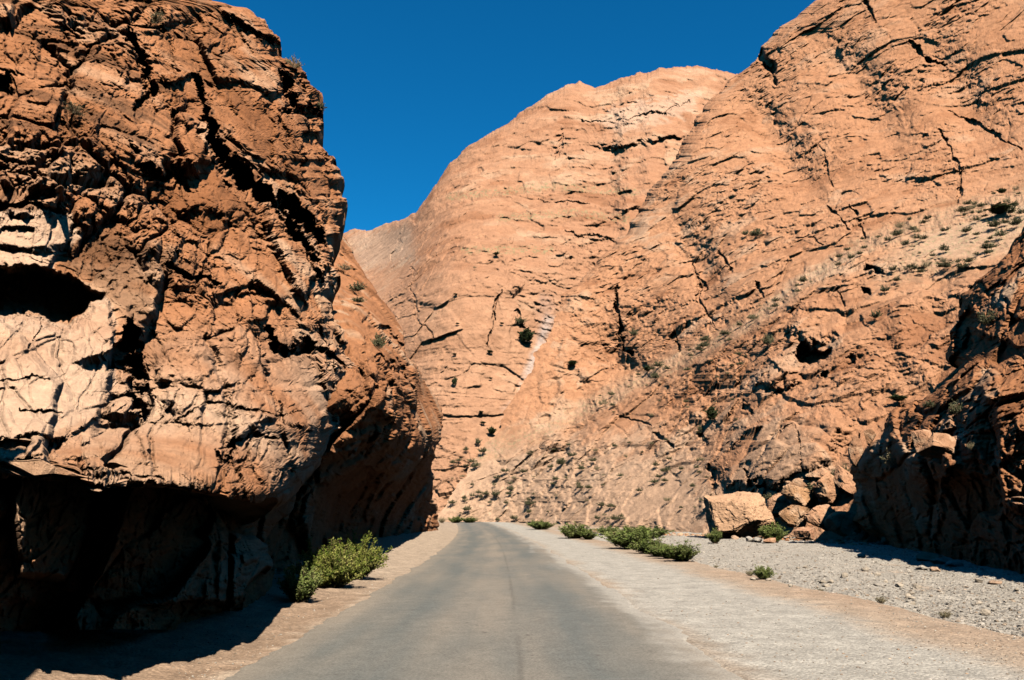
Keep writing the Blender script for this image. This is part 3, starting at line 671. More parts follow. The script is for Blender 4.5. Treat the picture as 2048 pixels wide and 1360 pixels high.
c = c * (1 + 0.35 * hi[:, None])
def ground_mat(name, bscale, bump, dist, stones):
    m, nt, b = new_mat(name); geo = N(nt, 'ShaderNodeNewGeometry'); pos = geo.outputs['Position']
    at = N(nt, 'ShaderNodeAttribute', attribute_name='tint')
    n1 = maprange(nt, noise(nt, 1.3, 8, 0.7, pos), 0.3, 0.7, 0.85, 1.13); n2 = maprange(nt, noise(nt, bscale, 3, 0.8, pos), 0.35, 0.65, 0.74, 1.2)
    c = mix(nt, 1.0, at.outputs['Color'], n1, 'MULTIPLY'); c = mix(nt, 1.0, c, n2, 'MULTIPLY')
    vo = N(nt, 'ShaderNodeTexVoronoi'); vo.inputs['Scale'].default_value = stones; nt.links.new(pos, vo.inputs['Vector'])
    hsv = N(nt, 'ShaderNodeSeparateColor'); nt.links.new(vo.outputs['Color'], hsv.inputs[0])
    c = mix(nt, 1.0, c, maprange(nt, hsv.outputs[0], 0, 1, 0.8, 1.2), 'MULTIPLY')
    nt.links.new(c, b.inputs['Base Color'])
    h = nt.nodes.new('ShaderNodeMath'); h.operation = 'ADD'
    nt.links.new(noise(nt, bscale, 6, 0.75, pos), h.inputs[0]); nt.links.new(maprange(nt, vo.outputs['Distance'], 0, 0.7, 0.8, 0), h.inputs[1])
    bp = N(nt, 'ShaderNodeBump'); bp.inputs['Strength'].default_value = bump; bp.inputs['Distance'].default_value = dist
    nt.links.new(h.outputs[0], bp.inputs['Height']); nt.links.new(bp.outputs[0], b.inputs['Normal']); return m
matG = ground_mat('packed gravel and earth', 28, 0.7, 0.02, 22)
matR = ground_mat('river gravel', 16, 1.0, 0.05, 9)
Fg = gridfaces(*XX.shape); cl = np.stack([LL.ravel()[Fg].mean(1), YY.ravel()[Fg].mean(1)], 1)
isr = (cl[:, 0] > 7.9) & (cl[:, 1] > -60) & (cl[:, 1] < 115) & (cl[:, 0] < 60)
def sub(V, F, sel, c):
    f = F[sel]; used, inv = np.unique(f.ravel(), return_inverse=True); return V[used], inv.reshape(f.shape), c[used]
for nm, sel, mt, lb in (('ground', ~isr, matG, 'pale tan gravel verge beside the road'), ('riverbed', isr, matR, 'dry riverbed of blue-grey gravel')):
    V_, F_, c_ = sub(Vg, Fg, sel, c); me = mesh_from(nm, V_, F_, {'tint': (c_ * KA).astype(F32)}, mt, True); link(nm, me, kind='structure', label=lb)
def ground_z(x, y):
    l = x - float(xc(y)); j = np.searchsorted(lat, l); i = np.searchsorted(ya, y)
    return float(zg[min(i, len(ya) - 1), min(j, len(lat) - 1)])
print('GROUND', time.time() - T0)
# the gorge goes on behind the camera: coarse unseen walls, added to close off the low sky
def back_wall(pts, h, name, label, lean=0.35, seed=9):
    P_ = np.array(pts, float); t = np.linspace(0, 1, 160) * (len(P_) - 1); i = np.minimum(t.astype(int), len(P_) - 2); f = (t - i)[:, None]
    base = P_[i] * (1 - f) + P_[i + 1] * f; tang = np.gradient(base, axis=0); nrm = np.stack([-tang[:, 1], tang[:, 0]], 1); nrm /= np.linalg.norm(nrm, axis=1, keepdims=True)
    vv = np.linspace(0, 1, 90); hh = np.interp(t, np.arange(len(P_)), h)
    G = np.zeros((90, 160, 3)); G[..., :2] = base[None] + nrm[None] * (vv[:, None, None] * hh[None, :, None] * lean); G[..., 2] = vv[:, None] * hh[None] - 2
    top = G[-1:] + np.concatenate([nrm * -40, np.full((160, 1), -5.0)], 1)[None]; G = np.concatenate([G, top], 0)
    n_ = grid_normals(G); d, mk = rock(G.reshape(-1, 3).astype(F32), 6.0, (0, .05, 1), seed, blocks=.4); d = d * np.clip(np.tile(hh / 30, G.shape[0]), .08, 1)
    G = G + n_ * d.reshape(G.shape[:2] + (1,))
    link(name, mesh_from(name, G.reshape(-1, 3), gridfaces(*G.shape[:2]), {'tint': (base_colour(G.reshape(-1, 3).astype(F32), mk, ORANGE, PALE, BROWN, 1, 3) * KA).astype(F32)}, matE), kind='structure', label=label)
back_wall([(-9, 4.4), (-3.75, 2.5), (-3.75, -2), (-6, -9)], [8.7, 8.7, 9, 11], 'cliff', 'unseen overhanging rock added left of the viewpoint for its shadow', 0.085, 19)  # out-of-view rock, added and shaped to throw shade on the left verge
back_wall([(-6, -6), (-7, -12), (-12, -40), (-30, -90), (-70, -150)], [10, 14, 24, 45, 60], 'cliff', 'unseen cliff wall continuing behind the road on the left', -0.3)
back_wall([(-120, -190), (0, -210), (120, -170)], [120, 120, 120], 'mountain', 'unseen mountain wall closing off the sky behind the viewpoint', -0.3, 12)
back_wall([(110, -160), (70, -90), (46, -40), (34, 4), (33, 14)], [100, 60, 36, 22, 13], 'cliff', 'unseen cliff wall continuing behind the riverbed on the right', -0.3, 14)
# road
yr = np.concatenate([np.linspace(-40, 2.9, 40), np.geomspace(3, 230, int(700 * Q))]); ur = np.linspace(0, 1, int(160 * Q))
Yr, Ur = np.meshgrid(yr, ur, indexing='ij')
Pe = np.stack([0 * Yr[:, 0], Yr[:, 0], 0 * Yr[:, 0]], 1).astype(F32)
eL_ = -2.95 - 0.28 * fbm(Pe * .5, 301, 4) - .1 * fbm(Pe * 3, 303, 3); eR_ = 2.45 + 0.35 * fbm(Pe * .35 + 40, 302, 4) + .12 * fbm(Pe * 3 + 9, 304, 3)
Lr = eL_[:, None] + (eR_ - eL_)[:, None] * Ur
edge_d = np.minimum(Lr - eL_[:, None], eR_[:, None] - Lr)
Zr = zr(Yr) + 0.012 + 0.02 * sstep(0, 0.4, edge_d) - 0.05 * (1 - sstep(0, 0.05, edge_d))
Vr = np.stack([Lr + xc(Yr), Yr, Zr], -1).reshape(-1, 3)
mRd, nt, b = new_mat('dusty asphalt')
at = N(nt, 'ShaderNodeAttribute', attribute_name='tint'); geo = N(nt, 'ShaderNodeNewGeometry'); pos = geo.outputs['Position']
cc = mix(nt, 1.0, at.outputs['Color'], maprange(nt, noise(nt, 32, 5, 0.9, pos), 0.38, 0.62, 0.66, 1.34), 'MULTIPLY')
cc = mix(nt, 1.0, cc, maprange(nt, noise(nt, 3.2, 9, 0.75, pos), 0.3, 0.7, 0.84, 1.16), 'MULTIPLY')
pit = maprange(nt, noise(nt, 6.5, 2, 0.5, pos), 0.70, 0.74, 0.0, 0.6); cc = mix(nt, pit, cc, (0.06, 0.05, 0.042))
nt.links.new(cc, b.inputs['Base Color']); b.inputs['Roughness'].default_value = 0.85; b.inputs['Specular IOR Level'].default_value = 0.25
bp = N(nt, 'ShaderNodeBump'); bp.inputs['Strength'].default_value = 0.5; bp.inputs['Distance'].default_value = 0.008
nt.links.new(noise(nt, 90, 4, 0.8, pos), bp.inputs['Height']); nt.links.new(bp.outputs[0], b.inputs['Normal'])
Pr = Vr.astype(F32); Ls = Lr.ravel()
stc = np.array([1.6, 0.12, 1], F32)
nz = fbm(Pr * stc, 310, 4); n2 = fbm(Pr * np.array([.6, .25, 1], F32), 311, 4)
ASP = np.array([0.155, 0.157, 0.14]); DUST = np.array([0.31, 0.255, 0.195]);
track = np.exp(-((Ls - 1.05) / .45) ** 2) + np.exp(-((Ls + 1.55) / .45) ** 2)
dust = np.clip(0.42 - 0.35 * track + 0.5 * nz + 0.5 * n2 + 0.45 * (1 - sstep(0, 0.7, edge_d.ravel())) + 0.25 * np.exp(-((Ls + 0.3) / .3) ** 2), 0, 1)
cr = lerp3(np.repeat(ASP[None], len(Pr), 0), DUST, dust)
cr = lerp3(cr, WHITE * .95, sstep(.85, -.1, (eR_[:, None] - Lr).ravel() + .9 * nz + .5 * fbm(Pr * 2.5, 333, 3)) * .8)
seam = np.abs(Ls - (0.12 + 0.03 * fbm(Pr * .8, 320, 3))); cr = cr * (1 - 0.22 * (1 - sstep(0.012, 0.05, seam)) * sstep(-0.3, .1, nz))[:, None]
link('road', mesh_from('road', Vr, gridfaces(*Yr.shape), {'tint': (cr * KA).astype(F32)}, mRd, True), kind='structure', label='dusty grey asphalt road curving left at the far end')
print('ROAD', time.time() - T0)

# ================================================================== BOULDERS AND STONES
def ico(sub):
    import bmesh
    bm = bmesh.new(); bmesh.ops.create_icosphere(bm, subdivisions=sub, radius=1.0)
    V = np.array([v.co[:] for v in bm.verts]); Fc = np.array([[v.index for v in f.verts] for f in bm.faces]); bm.free(); return V, Fc
ICO = {k: ico(k) for k in (1, 2, 3, 5, 6)}
def boulder_mesh(w_, d_, h_, seed, sub=5, mat=None, cuts=14, tint=None, planes=None):
    rng = np.random.RandomState(seed); V, Fc = ICO[sub]; V = V.copy() * 1.25
    pl = [((*p[:3],), p[3]) for p in (planes or [])]
    for _ in range(cuts):
        n = rng.normal(size=3); n /= np.linalg.norm(n); pl.append((n, rng.uniform(0.62, 0.95)))
    for n, o in pl:
        n = np.array(n, float); n /= np.linalg.norm(n); t = V @ n; k = t > o; V[k] -= (t[k] - o)[:, None] * n * 0.96
    mn, mx = V.min(0), V.max(0); V = (V - (mn + mx) / 2) / (mx - mn) * np.array([w_, d_, h_])
    sc_ = (w_ + h_) / 2; nn = V / (np.linalg.norm(V, axis=1, keepdims=True) + 1e-9)
    P_ = (V + seed * 13.7).astype(F32)
    F1, F2, H, TL = facet(P_ / F32(sc_ * 0.3), seed)
    d = sc_ * 0.04 * ((H - .5) + TL) + sc_ * 0.04 * fbm(P_ / F32(sc_ * 0.4), seed, 5, .6) + sc_ * 0.02 * fbm(P_ / F32(sc_ * 0.08), seed, 3, .6, True)
    V = V + nn * d[:, None]; V[:, 2] += h_ * 0.5
    a = fbm(P_ / F32(sc_ * 0.5), seed + 4, 4)
    base = np.array([0.54, 0.285, 0.155]) * rng.uniform(.82, 1.12) * np.array([1, rng.uniform(.97, 1.03), rng.uniform(.92, 1.06)]) if tint is None else tint
    c_ = lerp3(np.repeat(base[None], len(V), 0), PALE if tint is None else tint * 1.15, sstep(-.1, .5, a)); c_ = lerp3(c_, base * .7, sstep(.1, .6, -a))
    return mesh_from('boulder', V, Fc, {'tint': (c_ * KA).astype(F32)}, mat or matBo)
matBo = rock_mat('boulder rock', 2.5, 0.7)
def place_rock(px, py, w_px, h_px, label, seed, Y=None, names=None, name='boulder', depth=0.9, sub=5, group=None, tint=None, sink=0.08, planes=None, cuts=14, mat=None, back=0):
    if Y is None:
        p = lookup(px, py, names)
        if p is None: print('no surface', px, py); return
        Y = p[1] - (0.25 - back) * w_px * p[1] / FOC
    base = unproj(np.array(px, float), np.array(py, float), np.array(Y, float)); w_ = w_px * Y / FOC; h_ = h_px * Y / FOC
    me = boulder_mesh(w_, w_ * depth, h_ * (1 + sink), seed, sub, mat, cuts, tint, planes)
    o = link(name, me, label=label, category='boulder' if name == 'boulder' else 'stone'); o.location = (base[0], base[1], base[2] - h_ * sink)
    if group: o['group'] = group
    return o
place_rock(1484, 1078, 124, 88, 'huge pale orange boulder with a flat top at the riverbed edge', 5, Y=84, tint=np.array([.61, .36, .21]), sub=6, cuts=5, depth=.9, sink=.04,
           planes=[(-.5, -.75, .18, .55), (.55, -.7, .35, .62), (-.1, -.3, 1, .62), (-1, 0, -.1, .72), (1, -.1, .25, .8), (.3, -.6, -.7, .6)])
PILE = [(1600, 1012, 66, 42, 'blocky orange boulder on the left of the rock pile beside the huge boulder'), (1655, 1004, 58, 54, 'tall cracked boulder in the middle of the rock pile'), (1697, 990, 46, 58, 'upright boulder against the black shade of the gorge side'),
        (1592, 1052, 62, 40, 'layered low boulder right of the huge boulder'), (1643, 1058, 64, 46, 'sloping slab boulder at the foot of the rock pile'), (1686, 1070, 60, 46, 'smooth pale boulder at the right foot of the rock pile'),
        (1612, 1078, 46, 22, 'flat boulder lying before the rock pile'), (1560, 1030, 52, 40, 'rounded pale boulder touching the right side of the huge boulder'), (1716, 1062, 30, 50, 'brown boulder at the edge of the black shade'),
        (1640, 968, 50, 30, 'small orange boulder on top of the rock pile'), (1600, 982, 42, 24, 'low boulder half buried above the rock pile'), (1540, 1088, 26, 12, 'small pale stone in front of the round bush by the huge boulder')]
for i, (a, b_, c_, d_, lb) in enumerate(PILE): place_rock(a, b_, c_, d_, lb, 40 + i, names='E' if b_ < 1040 else 'E', Y=None if b_ < 1040 else 84 - (b_ - 1040) * .28, sub=5, cuts=9)
OUT = [(1882, 912, 74, 46, 'flat-topped sunlit boulder jutting from the shaded gorge side'), (1846, 905, 42, 46, 'pale boulder beside the yellow-green bush in the gorge side'), (1898, 958, 40, 44, 'hanging wedge of lit rock under the flat-topped boulder'),
       (1712, 930, 26, 58, 'narrow upright rock fin at the edge of the black shade'), (1742, 888, 26, 30, 'knobbly small boulder on the ridge of the shaded rock')]
for i, (a, b_, c_, d_, lb) in enumerate(OUT): place_rock(a, b_, c_, d_, lb, 70 + i, names='D', sub=5, cuts=9, back=.45)
STN = [(1858, 1122, 46, 17, 'pale orange stone with a pointed top at the edge of the black shade'), (1884, 1128, 42, 13, 'long low stone behind the pointed stone in the gravel'), (1908, 1133, 34, 12, 'flat greyish stone nearest the black gorge wall'), (1870, 1144, 20, 10, 'small brown stone in a loose cluster on the gravel'),
       (1845, 1140, 24, 9, 'dull pink stone in the cluster on the gravel'), (1818, 1146, 12, 8, 'dark lump of stone left of the cluster on the gravel'), (1990, 1168, 30, 7, 'thin dark slab lying far right on the gravel'), (1762, 1172, 26, 6, 'flat tan slab lying on the gravel'), (1724, 1116, 18, 9, 'rounded grey stone alone on the upper gravel'),
       (1778, 1090, 26, 20, 'knobbly tan stone at the corner of the black shade'), (1786, 1080, 10, 24, 'thin upright splinter of rock at the corner of the black shade'), (1500, 1082, 16, 9, 'white stone wedged beneath the huge boulder'), (1470, 1079, 14, 8, 'small white stone left beneath the huge boulder'), (1515, 1084, 18, 9, 'pinkish stone before the huge boulder')]
def gz_depth(px, py):
    """distance at which the sight line through (px,py) meets the ground"""
    for Y in np.geomspace(4, 260, 500):
        p = unproj(float(px), float(py), Y)
        if p[2] <= ground_z(p[0], Y): return Y
    return 200.0
for i, (a, b_, c_, d_, lb) in enumerate(STN): place_rock(a, b_, c_, d_, lb, 90 + i, Y=gz_depth(a, b_), name='stone', sub=3, cuts=8, sink=.2, tint=np.array([.5, .33, .22]) if i % 3 == 0 else GREY * .85)
rng = np.random.RandomState(8)
for i in range(46):
    a = rng.uniform(1500, 2040); b_ = rng.uniform(1105, 1235)
    if b_ < 1095 + (a - 1500) * 0.13 or b_ > 1160 + (a - 1500) * .2: continue
    w0 = rng.uniform(7, 15) * (b_ - 1020) / 130
    place_rock(a, b_, w0, w0 * rng.uniform(.4, .7), 'fist-sized pale river stone lying loose on the grey gravel', 200 + i, Y=gz_depth(a, b_), name='stone', sub=2, cuts=7, sink=.25, tint=GREY * rng.uniform(.7, 1.1) * np.array([1.05, 1, .93]), group='loose river stones')
# gravel: thousands of pebbles, one object
def pebbles(n, seed, sampler, size, name, label, mat, cols):
    rng = np.random.RandomState(seed); V0, F0 = ICO[1]; vs = []; cs = []
    X, Y, S_ = sampler(rng, n); n = len(X)
    Z = np.array([ground_z(x, y) for x, y in zip(X, Y)])
    sx = S_[:, None] * rng.uniform(.6, 1.2, (n, 3)) * np.array([1, 1, .6]); th = rng.uniform(0, 6.28, n)
    J = V0[None] * (1 + rng.uniform(-.22, .22, (n, len(V0), 1))) * sx[:, None]
    x = J[..., 0] * np.cos(th)[:, None] - J[..., 1] * np.sin(th)[:, None]; y = J[..., 0] * np.sin(th)[:, None] + J[..., 1] * np.cos(th)[:, None]
    V = np.stack([x + X[:, None], y + Y[:, None], J[..., 2] + Z[:, None] + S_[:, None] * .12], -1)
    k = rng.uniform(0, 1, n); C_ = cols[rng.randint(0, len(cols), n)] * rng.uniform(.65, 1.3, (n, 1))
    Cc = np.repeat(C_[:, None], len(V0), 1).reshape(-1, 3); Fc = (F0[None] + (np.arange(n) * len(V0))[:, None, None]).reshape(-1, 3)
    link(name, mesh_from(name, V.reshape(-1, 3), Fc, {'tint': (Cc * KA).astype(F32)}, mat), kind='stuff', label=label)
def samp_river(rng, n):
    py = 1068 + 260 * rng.uniform(0, 1, n) ** 1.3; px = rng.uniform(1200, 2200, n); Y = 2.25 / np.maximum(py - 1039, 8) * FOC * rng.uniform(.9, 1.1, n)
    X = (px - 1024) / (FOC * CP) * Y; l = X - xc(Y); k = (l > 8.0 + rng.normal(0, .5, n)) & (Y < 105); 
    return X[k], Y[k], (0.012 + 0.05 * rng.uniform(0, 1, n) ** 6 + Y * 0.00045)[k]
def samp_verge(rng, n):
    py = 1060 + 300 * rng.uniform(0, 1, n); px = rng.uniform(400, 2100, n); Y = 1.6 / np.maximum(py - 1039, 8) * FOC
    X = (px - 1024) / (FOC * CP) * Y; l = X - xc(Y); k = ((l > 2.7) & (l < 8.2) | (l < -3.0) & (l > -5)) & (rng.uniform(0, 1, n) < np.where((l > 5.5) | (l < 0), .9, .25))
    return X[k], Y[k], (0.006 + 0.014 * rng.uniform(0, 1, n) ** 3 + Y * .0001)[k]
pebbles(30000, 1, samp_river, None, 'gravel', 'grey and buff pebbles covering the dry riverbed', matR, np.array([GREY * .85, GREY, TAN * .95, GREY * .8]))
def samp_toe(rng, n):
    t = rng.uniform(0, 1, n); X = np.interp(t, [0, .35, .6, 1], [9, 21, 26, 33]) + rng.normal(0, 1.6, n); Y = np.interp(t, [0, .35, .6, 1], [112, 92, 85, 66]) + rng.normal(0, 2.2, n)
    return X, Y, 0.05 + 0.35 * rng.uniform(0, 1, n) ** 4
pebbles(1500, 5, samp_toe, None, 'rubble', 'broken orange rubble along the foot of the right slope', matBo, np.array([ORANGE * 1.1, TAN, PALE * .85]))
pebbles(16000, 2, samp_verge, None, 'gravel', 'fine loose stones on the road verges', matG, np.array([TAN, EARTH, WHITE, TAN * .8]))
print('STONES', time.time() - T0)

# ================================================================== PLANTS
def leaf_mat(name, col, col2):
    m, nt, b = new_mat(name); at = N(nt, 'ShaderNodeAttribute', attribute_name='tint')
    nt.links.new(at.outputs['Color'], b.inputs['Base Color']); b.inputs['Roughness'].default_value = .7
    tr = nt.nodes.new('ShaderNodeBsdfTranslucent'); nt.links.new(at.outputs['Color'], tr.inputs[0]); mx = nt.nodes.new('ShaderNodeMixShader'); mx.inputs[0].default_value = .25
    o = [n for n in nt.nodes if n.type == 'OUTPUT_MATERIAL'][0]; nt.links.new(b.outputs[0], mx.inputs[1]); nt.links.new(tr.outputs[0], mx.inputs[2]); nt.links.new(mx.outputs[0], o.inputs[0]); return m
matL = leaf_mat('leaves', None, None); matT = new_mat('twigs'); matT[2].inputs['Base Color'].default_value = (.13, .085, .05, 1); matT = matT[0]
KINDS = {  # stems, leaves per stem, leaf len, leaf width, spread, colours (unit height, unit-ish width)
    'lush': (170, 125, .042, .011, .85, [(.11, .14, .018), (.17, .18, .032), (.25, .225, .07), (.07, .10, .016)]),
    'road': (95, 80, .068, .014, .6, [(.11, .15, .03), (.15, .18, .045), (.20, .20, .075), (.075, .10, .03)]),
    'scrub': (46, 22, .13, .035, 1.0, [(.08, .08, .036), (.105, .10, .05), (.06, .062, .028), (.14, .125, .07)]),
    'juniper': (60, 34, .10, .04, .55, [(.03, .045, .016), (.045, .06, .022), (.06, .07, .032)]),
    'dry': (60, 14, .10, .018, .8, [(.24, .19, .11), (.18, .15, .08), (.13, .12, .06)]),
}
def make_bush(kind, seed, asp, parts=True):
    ns, nl, ll, lw, spread, cols = KINDS[kind]; rng = np.random.RandomState(seed); cols = np.array(cols)
    LV = []; LC = []; SV = []; SF = []
    lob = rng.uniform(.72, 1.0, 9)                              # uneven outline
    for i in range(ns):
        a = rng.uniform(0, 2 * math.pi); tilt = rng.uniform(0, 1) ** .6 * spread
        L_ = lob[int(a / 6.2832 * 9) % 9] * rng.uniform(.6, 1.08) * (1.05 - .25 * tilt)
        b0 = np.array([math.cos(a), math.sin(a), 0]) * rng.uniform(0, .22) * asp; dirv = np.array([math.cos(a) * tilt * asp, math.sin(a) * tilt * asp, 1 - .35 * tilt]); 
        t = np.linspace(0, 1, 7)[:, None]; bend = rng.normal(0, .06, 3); pts = b0 + dirv * L_ * t + bend * t ** 2 + np.array([0, 0, -.12 * tilt]) * t ** 2
        r = (.010 * (1 - t * .8)); k0 = len(SV) * 3
        for j in range(7): 
            SV.append(np.array([pts[j] + r[j] * np.array([math.cos(q), math.sin(q), 0]) for q in (0, 2.1, 4.2)]))
        for j in range(6):
            for q in range(3): SF.append((k0 + j * 3 + q, k0 + j * 3 + (q + 1) % 3, k0 + (j + 1) * 3 + (q + 1) % 3, k0 + (j + 1) * 3 + q))
        u = rng.uniform(.12, 1.03, nl) ** .8; c0 = np.stack([np.interp(u, t[:, 0], pts[:, q]) for q in range(3)], 1) + rng.normal(0, .018, (nl, 3))
        d = rng.normal(0, .55, (nl, 3)) + dirv * .6; d[:, 2] = np.abs(d[:, 2]) * .9; d /= np.linalg.norm(d, axis=1, keepdims=True); s_ = np.cross(d, rng.normal(size=(nl, 3))); s_ /= np.linalg.norm(s_, axis=1, keepdims=True)
        le = ll * rng.uniform(.6, 1.3, (nl, 1)); we = lw * rng.uniform(.7, 1.3, (nl, 1))
        LV.append(np.stack([c0 - s_ * we * .3, c0 + d * le * .5 - s_ * we, c0 + d * le, c0 + d * le * .5 + s_ * we], 1).reshape(-1, 3))
        cc_ = cols[rng.randint(len(cols))] * .5 + cols[rng.randint(0, len(cols), nl)] * .5; LC.append(np.repeat(cc_ * rng.uniform(.75, 1.25, (nl, 1)), 4, 0))
    LV = np.concatenate(LV); LC = np.concatenate(LC); LF = np.arange(len(LV)).reshape(-1, 4); z = LV[:, 2]; k = max(z.max(), 1e-3); LV = LV / k; LV[:, 2] = np.maximum(LV[:, 2], .0)
    fo = mesh_from('foliage', LV, LF, {'tint': LC.astype(F32)}, matL); SV = np.concatenate(SV) / k; tw = mesh_from('twigs', SV, np.array(SF), None, matT)
    wdt = np.percentile(np.abs(LV[:, 0]), 97) * 2
    return fo, tw, wdt
BM = {}
def bush_mesh(kind, var):
    if (kind, var) not in BM: BM[(kind, var)] = make_bush(kind, 100 + var * 7 + len(kind) * 31, {'lush': .85, 'road': .8, 'scrub': .95, 'juniper': .5, 'dry': .9}[kind])
    return BM[(kind, var)]
def put_bush(kind, loc, w_, h_, label, group=None, var=0, rot=0.0, name='bush', parts=True):
    fo, tw, wd = bush_mesh(kind, var); s_ = (w_ / wd, (w_ / wd) * .85, h_)
    if parts:
        r = bpy.data.objects.new(name, None); sc.collection.objects.link(r); r.empty_display_size = .2
        f = link('foliage', fo, r); t = link('twigs', tw, r)
    else: r = link(name, fo)
    r.location = loc; r.scale = s_; r.rotation_euler = (0, 0, rot); r['label'] = label; r['category'] = 'bush'
    if group: r['group'] = group
    return r
def ground_bush(kind, px, py, w_px, h_px, label, group=None, var=0, Y=None):
    Y = Y or gz_depth(px, py); p = unproj(float(px), float(py), Y); z = ground_z(p[0], Y)
    put_bush(kind, (p[0], Y, min(p[2], z) + .0), w_px * Y / FOC, h_px * Y / FOC, label, group, var, (px * .37) % 6.28)
# roadside
for i, a in enumerate([
    ('lush', 660, 1176, 120, 96, 'large bright green leafy bush at the left roadside, its lower left half', 0), ('lush', 704, 1160, 100, 96, 'tall yellow-green bush behind the large roadside bush on the left', 1),
    ('lush', 640, 1176, 70, 60, 'small green bush hugging the rock foot left of the large roadside bush', 2),
    ('road', 430, 1225, 90, 110, 'dark bush in the shade under the overhanging cliff', 0), ('road', 600, 1205, 74, 80, 'shaded bush standing just before the bright roadside bush', 1),
    ('road', 1082, 1059, 54, 20, 'low green bush farthest along the right road edge', 0), ('road', 1150, 1077, 62, 34, 'green bush second farthest along the right road edge', 1), ('road', 1176, 1079, 36, 22, 'small round bush joined to the second farthest roadside bush', 2),
    ('road', 1212, 1070, 34, 20, 'dull green tuft behind the road edge between two bigger bushes', 3), ('road', 1262, 1098, 90, 46, 'broad green bush in the middle of the roadside row', 0), ('road', 1240, 1090, 50, 36, 'left lobe bush of the long roadside thicket', 2),
    ('road', 1300, 1108, 66, 34, 'low green bush linking the two tallest roadside bushes', 1), ('road', 1318, 1114, 50, 26, 'narrow dip in the roadside thicket of low leaves', 3), ('road', 1362, 1123, 66, 44, 'spiky green bush nearest the camera at the end of the roadside row', 2),
    ('road', 1340, 1118, 46, 30, 'low dark green bush beside the spiky end bush', 0), ('road', 1305, 1075, 60, 24, 'olive bush behind the roadside row near the gravel', 3), ('road', 1270, 1072, 60, 22, 'brownish green bush behind the broad roadside bush', 1),
    ('road', 1430, 1087, 30, 32, 'rounded dark bush standing left of the huge boulder', 3), ('road', 1546, 1086, 46, 42, 'round dark green bush in front of the right side of the huge boulder', 0),
    ('road', 1528, 1159, 34, 30, 'spiky tuft alone on the edge of the gravel bank', 1), ('dry', 1500, 1152, 18, 14, 'tiny dry tuft left of the lone spiky tuft', 0),
    ('dry', 1763, 1207, 22, 17, 'small dry green tuft low on the gravel bank', 1), ('dry', 1891, 1238, 24, 20, 'dry tuft nearest the camera on the gravel bank', 2), ('dry', 1432, 1136, 11, 7, 'tiny tuft between the roadside row and the lone spiky tuft', 0), ('dry', 1642, 1182, 18, 5, 'flat dry sprig on the tan bank', 1),
    ('road', 912, 1046, 30, 15, 'green bush left of two at the road bend', 1), ('road', 938, 1046, 34, 14, 'green bush right of two at the road bend', 2), ('dry', 884, 1046, 16, 14, 'dry bush next to the dark rock wall at the bend', 1)]):
    ground_bush(a[0], a[1], a[2], a[3], a[4], a[5], None, a[6])
def slope_bush(kind, px, py, w_px, h_px, label, names, group=None, var=0, parts=False):
    p = lookup(px, py, names)
    if p is None: print('miss', px, py); return
    Y = p[1] - .5 * w_px * p[1] / FOC; q = unproj(float(px), float(py), Y)
    put_bush(kind, tuple(q), w_px * Y / FOC, h_px * Y / FOC, label, group, var, (px * .37) % 6.28, parts=parts)
